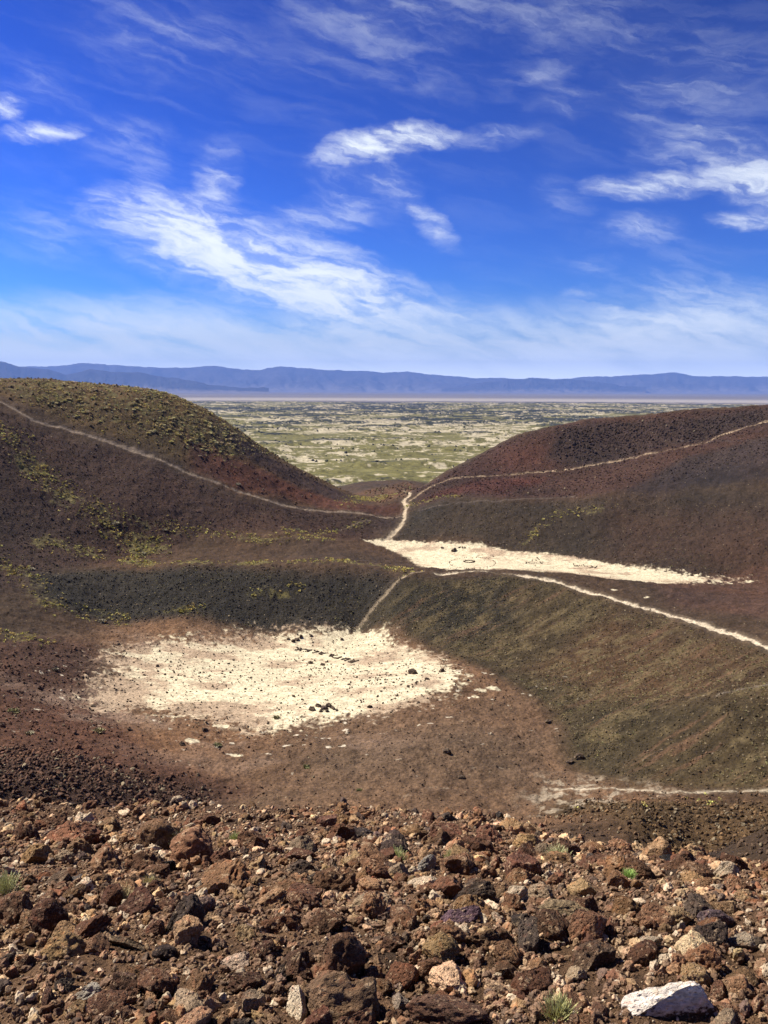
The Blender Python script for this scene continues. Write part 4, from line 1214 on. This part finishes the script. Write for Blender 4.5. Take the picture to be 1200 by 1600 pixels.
def scrub(x, y, rmin, rmax, tone):
    z = ground_z(x, y); m = len(x)
    s = rng.uniform(rmin, rmax, m)
    t = np.array(tone) * rng.uniform(0.55, 1.3, (m, 1)) * rng.uniform(0.9, 1.1, (m, 3))
    w_ = rng.integers(0, 4, m)
    for k in range(4):
        j = w_ == k
        sb.add(tuft[k], np.stack([x[j], y[j], z[j]], 1), s[j], t[j], rng, False)


scrub(x[235:], y[235:], 0.12, 0.5, (0.66, 0.56, 0.24))
xs = rng.uniform(-110, 70, 180000); ys = rng.uniform(65, 345, 180000)
ga = green_amount(xs, ys) * (0.3 + 1.4 * (fbm(xs / 5, ys / 5, 3, 305) > 0.5))
k = (rng.uniform(0, 1, len(xs)) < ga * 0.5) & (signed(xs, ys, HILL_GREEN) < 0) & (np.abs(xs / ys) < 0.46)
scrub(xs[k], ys[k], 0.12, 0.40, (0.74, 0.64, 0.22))
# sparse pale tufts on the spur and on the right mounds
for zi, nn, tone in ((5, 5200, (0.36, 0.30, 0.15)), (8, 1700, (0.28, 0.24, 0.12)), (4, 1300, (0.32, 0.28, 0.13)), (0, 1500, (0.3, 0.27, 0.11)), (10, 900, (0.3, 0.25, 0.13)), (18, 160, (0.5, 0.45, 0.22))):
    poly = ZONES[zi][0]; lo, hi = poly.min(0), poly.max(0)
    x = rng.uniform(lo[0], hi[0], nn * 3); y = rng.uniform(lo[1], hi[1], nn * 3)
    k = (signed(x, y, poly) > 1) & (fbm(x / 10, y / 10, 3, 309) > 0.48)
    scrub(x[k][:nn], y[k][:nn], 0.07, 0.22 if zi != 18 else 0.6, tone)
tag(sb.build('scrub', M_LEAF, False), 'thin yellow green scrub spread over the crater slopes', 'scrub', kind='stuff')

# tufts growing between the near rocks
for lab, px, py, w_, tone in [
    ('feathery pale green tuft between rocks in the upper left of the rubble', 286, 1326, 40, (0.36, 0.34, 0.19)), ('pale green tuft at the left edge of the rubble', 8, 1398, 44, (0.36, 0.36, 0.19)),
    ('small green tuft left of the pale grey upright rock', 618, 1344, 30, (0.33, 0.34, 0.16)), ('small green tuft right of the pale grey upright rock', 708, 1344, 28, (0.33, 0.34, 0.16)),
    ('pale green tuft in the upper right part of the rubble', 872, 1338, 36, (0.35, 0.34, 0.18)), ('small bright green tuft right of the dark rounded rock', 983, 1372, 20, (0.24, 0.34, 0.10)),
    ('dry yellowish tuft in the left part of the rubble', 234, 1388, 30, (0.38, 0.33, 0.17)), ('yellow green tuft near the bottom, left of the chalky white rock', 872, 1594, 50, (0.36, 0.35, 0.15)),
    ('tiny green tuft at the rubble edge in the left half', 368, 1312, 20, (0.3, 0.32, 0.14)), ('dry tuft in the middle of the left half of the rubble', 190, 1415, 34, (0.36, 0.30, 0.17)),
]:
    p = near(px, py)
    r_ = w_ * p[1] / F / 2; tone = tuple(c * 1.7 for c in tone)
    root = bpy.data.objects.new('grass_tuft', None); COL.objects.link(root); root.location = p
    tag(root, lab, 'plant')
    r_ *= 1.25
    V, Fc = leaf_ball(int(px), 420, 0.035, 0.55, 0.8); V[:, 2] *= 1.25
    ol = link('foliage', mesh_np('foliage', V * r_, Fc, False), M_LEAFO, root); ol.color = (*tone, 1)
    r2 = np.random.default_rng(int(px)); sv, sf = [], []
    for i in range(14):
        a = r2.uniform(0, 6.283); tip = np.array((math.cos(a) * r2.uniform(0.2, 0.7), math.sin(a) * r2.uniform(0.2, 0.7), r2.uniform(0.4, 0.9)))
        sd = np.array((-math.sin(a), math.cos(a), 0)) * 0.025; up = np.array((0, 0, 0.02))
        b = len(sv); sv += [-sd, sd, up * 1.5, tip - sd * 0.4, tip + sd * 0.4, tip + up]
        sf += [(b, b + 1, b + 4, b + 3), (b + 1, b + 2, b + 5, b + 4), (b + 2, b, b + 3, b + 5)]
    os_ = link('stem', mesh_np('stem', np.array(sv) * r_, np.array(sf), False), M_LEAFO, root); os_.color = (0.24, 0.18, 0.10, 1)

# ------------------------------------------------------------------ the walker


def mat_flat(name, c, rough=0.8):
    m = bpy.data.materials.new(name); m.use_nodes = True
    w = NT(m.node_tree)
    n = w.noise(w.n('ShaderNodeTexCoord').outputs['Object'], 18.0, 3).outputs['Fac']
    k = w.ramp(n, 0.3, 0.7, 0.85, 1.15, False)
    cc = w.vmath('MULTIPLY', w.n('ShaderNodeRGB').outputs[0], w.n('ShaderNodeCombineXYZ', {0: k, 1: k, 2: k}).outputs[0])
    m.node_tree.nodes['RGB'].outputs[0].default_value = (*c, 1)
    s = w.n('ShaderNodeBsdfPrincipled', {'Base Color': cc, 'Roughness': rough})
    w.n('ShaderNodeOutputMaterial', {0: s.outputs[0]})
    return m


def skinned(name, joints, edges, mat, parent=None, root=0):
    bm = bmesh.new(); ly = bm.verts.layers.skin.verify()
    vs = []
    for i, (co, r) in enumerate(joints):
        v = bm.verts.new(co); v[ly].radius = (r, r); v[ly].use_root = (i == root); vs.append(v)
    for a, b in edges:
        bm.edges.new((vs[a], vs[b]))
    me = bpy.data.meshes.new(name); bm.to_mesh(me); bm.free()
    o = link(name, me, mat, parent)
    md = o.modifiers.new('skin', 'SKIN'); md.use_smooth_shade = True
    sd = o.modifiers.new('subdivision', 'SUBSURF'); sd.levels = 1; sd.render_levels = 1
    return o


def build_person(p, face):
    J = [((0, 0, 0.95), 0.13), ((0, 0, 1.15), 0.12), ((0, 0, 1.36), 0.145), ((0, 0, 1.47), 0.065), ((0, 0.01, 1.55), 0.058), ((0, 0.025, 1.63), 0.088), ((0, 0.0, 1.71), 0.075)]
    E = [(0, 1), (1, 2), (2, 3), (3, 4), (4, 5), (5, 6)]

    def chain(start, pts):
        for co, r in pts:
            J.append((co, r)); E.append((start, len(J) - 1)); start = len(J) - 1
        return start
    for s in (-1, 1):
        st = 0.10 * s
        chain(0, [((0.10 * s, 0, 0.88), 0.095), ((0.11 * s, 0.03 + st * 0.3, 0.49), 0.062), ((0.12 * s, st * 0.6, 0.09), 0.042), ((0.13 * s, 0.10 + st * 0.6, 0.035), 0.036), ((0.13 * s, 0.16 + st * 0.6, 0.03), 0.026)])
        h = chain(2, [((0.19 * s, 0, 1.38), 0.062), ((0.235 * s, -0.03, 1.11), 0.043), ((0.245 * s, 0.06, 0.88), 0.030), ((0.245 * s, 0.075, 0.83), 0.032)])
        for i, (dx, ln) in enumerate(((-0.024, 0.075), (-0.008, 0.085), (0.008, 0.08), (0.022, 0.062))):
            chain(h, [((0.245 * s + 0.004, 0.08 + dx, 0.79), 0.009), ((0.235 * s, 0.083 + dx, 0.79 - ln * 0.6), 0.008)])
        chain(h, [((0.232 * s, 0.115, 0.81), 0.010), ((0.228 * s, 0.13, 0.77), 0.008)])
    b = skinned('person', J, E, mat_flat('skin', (0.42, 0.26, 0.18), 0.6))
    nose = skinned('nose', [((0, 0.11, 1.625), 0.012), ((0, 0.095, 1.66), 0.008)], [(0, 1)], bpy.data.materials['skin'], b)
    tr = [((0, 0, 0.99), 0.15), ((0, 0, 0.90), 0.14)]; te = [(0, 1)]
    for s in (-1, 1):
        st = 0.10 * s; k = 1
        for co, r in [((0.10 * s, 0, 0.84), 0.112), ((0.11 * s, 0.03 + st * 0.3, 0.49), 0.078), ((0.12 * s, st * 0.6, 0.12), 0.062)]:
            tr.append((co, r)); te.append((k, len(tr) - 1)); k = len(tr) - 1
    skinned('trousers', tr, te, mat_flat('navy_cloth', (0.018, 0.02, 0.034)), b)
    jk = [((0, 0, 0.95), 0.16), ((0, 0, 1.15), 0.145), ((0, 0, 1.36), 0.165), ((0, 0, 1.46), 0.085)]; je = [(0, 1), (1, 2), (2, 3)]
    for s in (-1, 1):
        k = 2
        for co, r in [((0.195 * s, 0, 1.38), 0.078), ((0.235 * s, -0.03, 1.11), 0.058), ((0.245 * s, 0.05, 0.91), 0.046)]:
            jk.append((co, r)); je.append((k, len(jk) - 1)); k = len(jk) - 1
    skinned('jacket', jk, je, mat_flat('dark_blue_cloth', (0.025, 0.032, 0.06)), b)
    skinned('cap', [((0, -0.005, 1.69), 0.094), ((0, -0.005, 1.735), 0.07), ((0, 0.11, 1.69), 0.05)], [(0, 1), (0, 2)], mat_flat('pale_cloth', (0.5, 0.52, 0.56)), b)
    b.location = p; b.rotation_euler = (0, 0, face)
    tag(b, 'person in dark clothes and pale cap standing by the path on the right hill', 'person')


p = at(685, 757.5, 262, 310); p[2] = ground_z(p[0], p[1])[0]
build_person(p, 2.4)
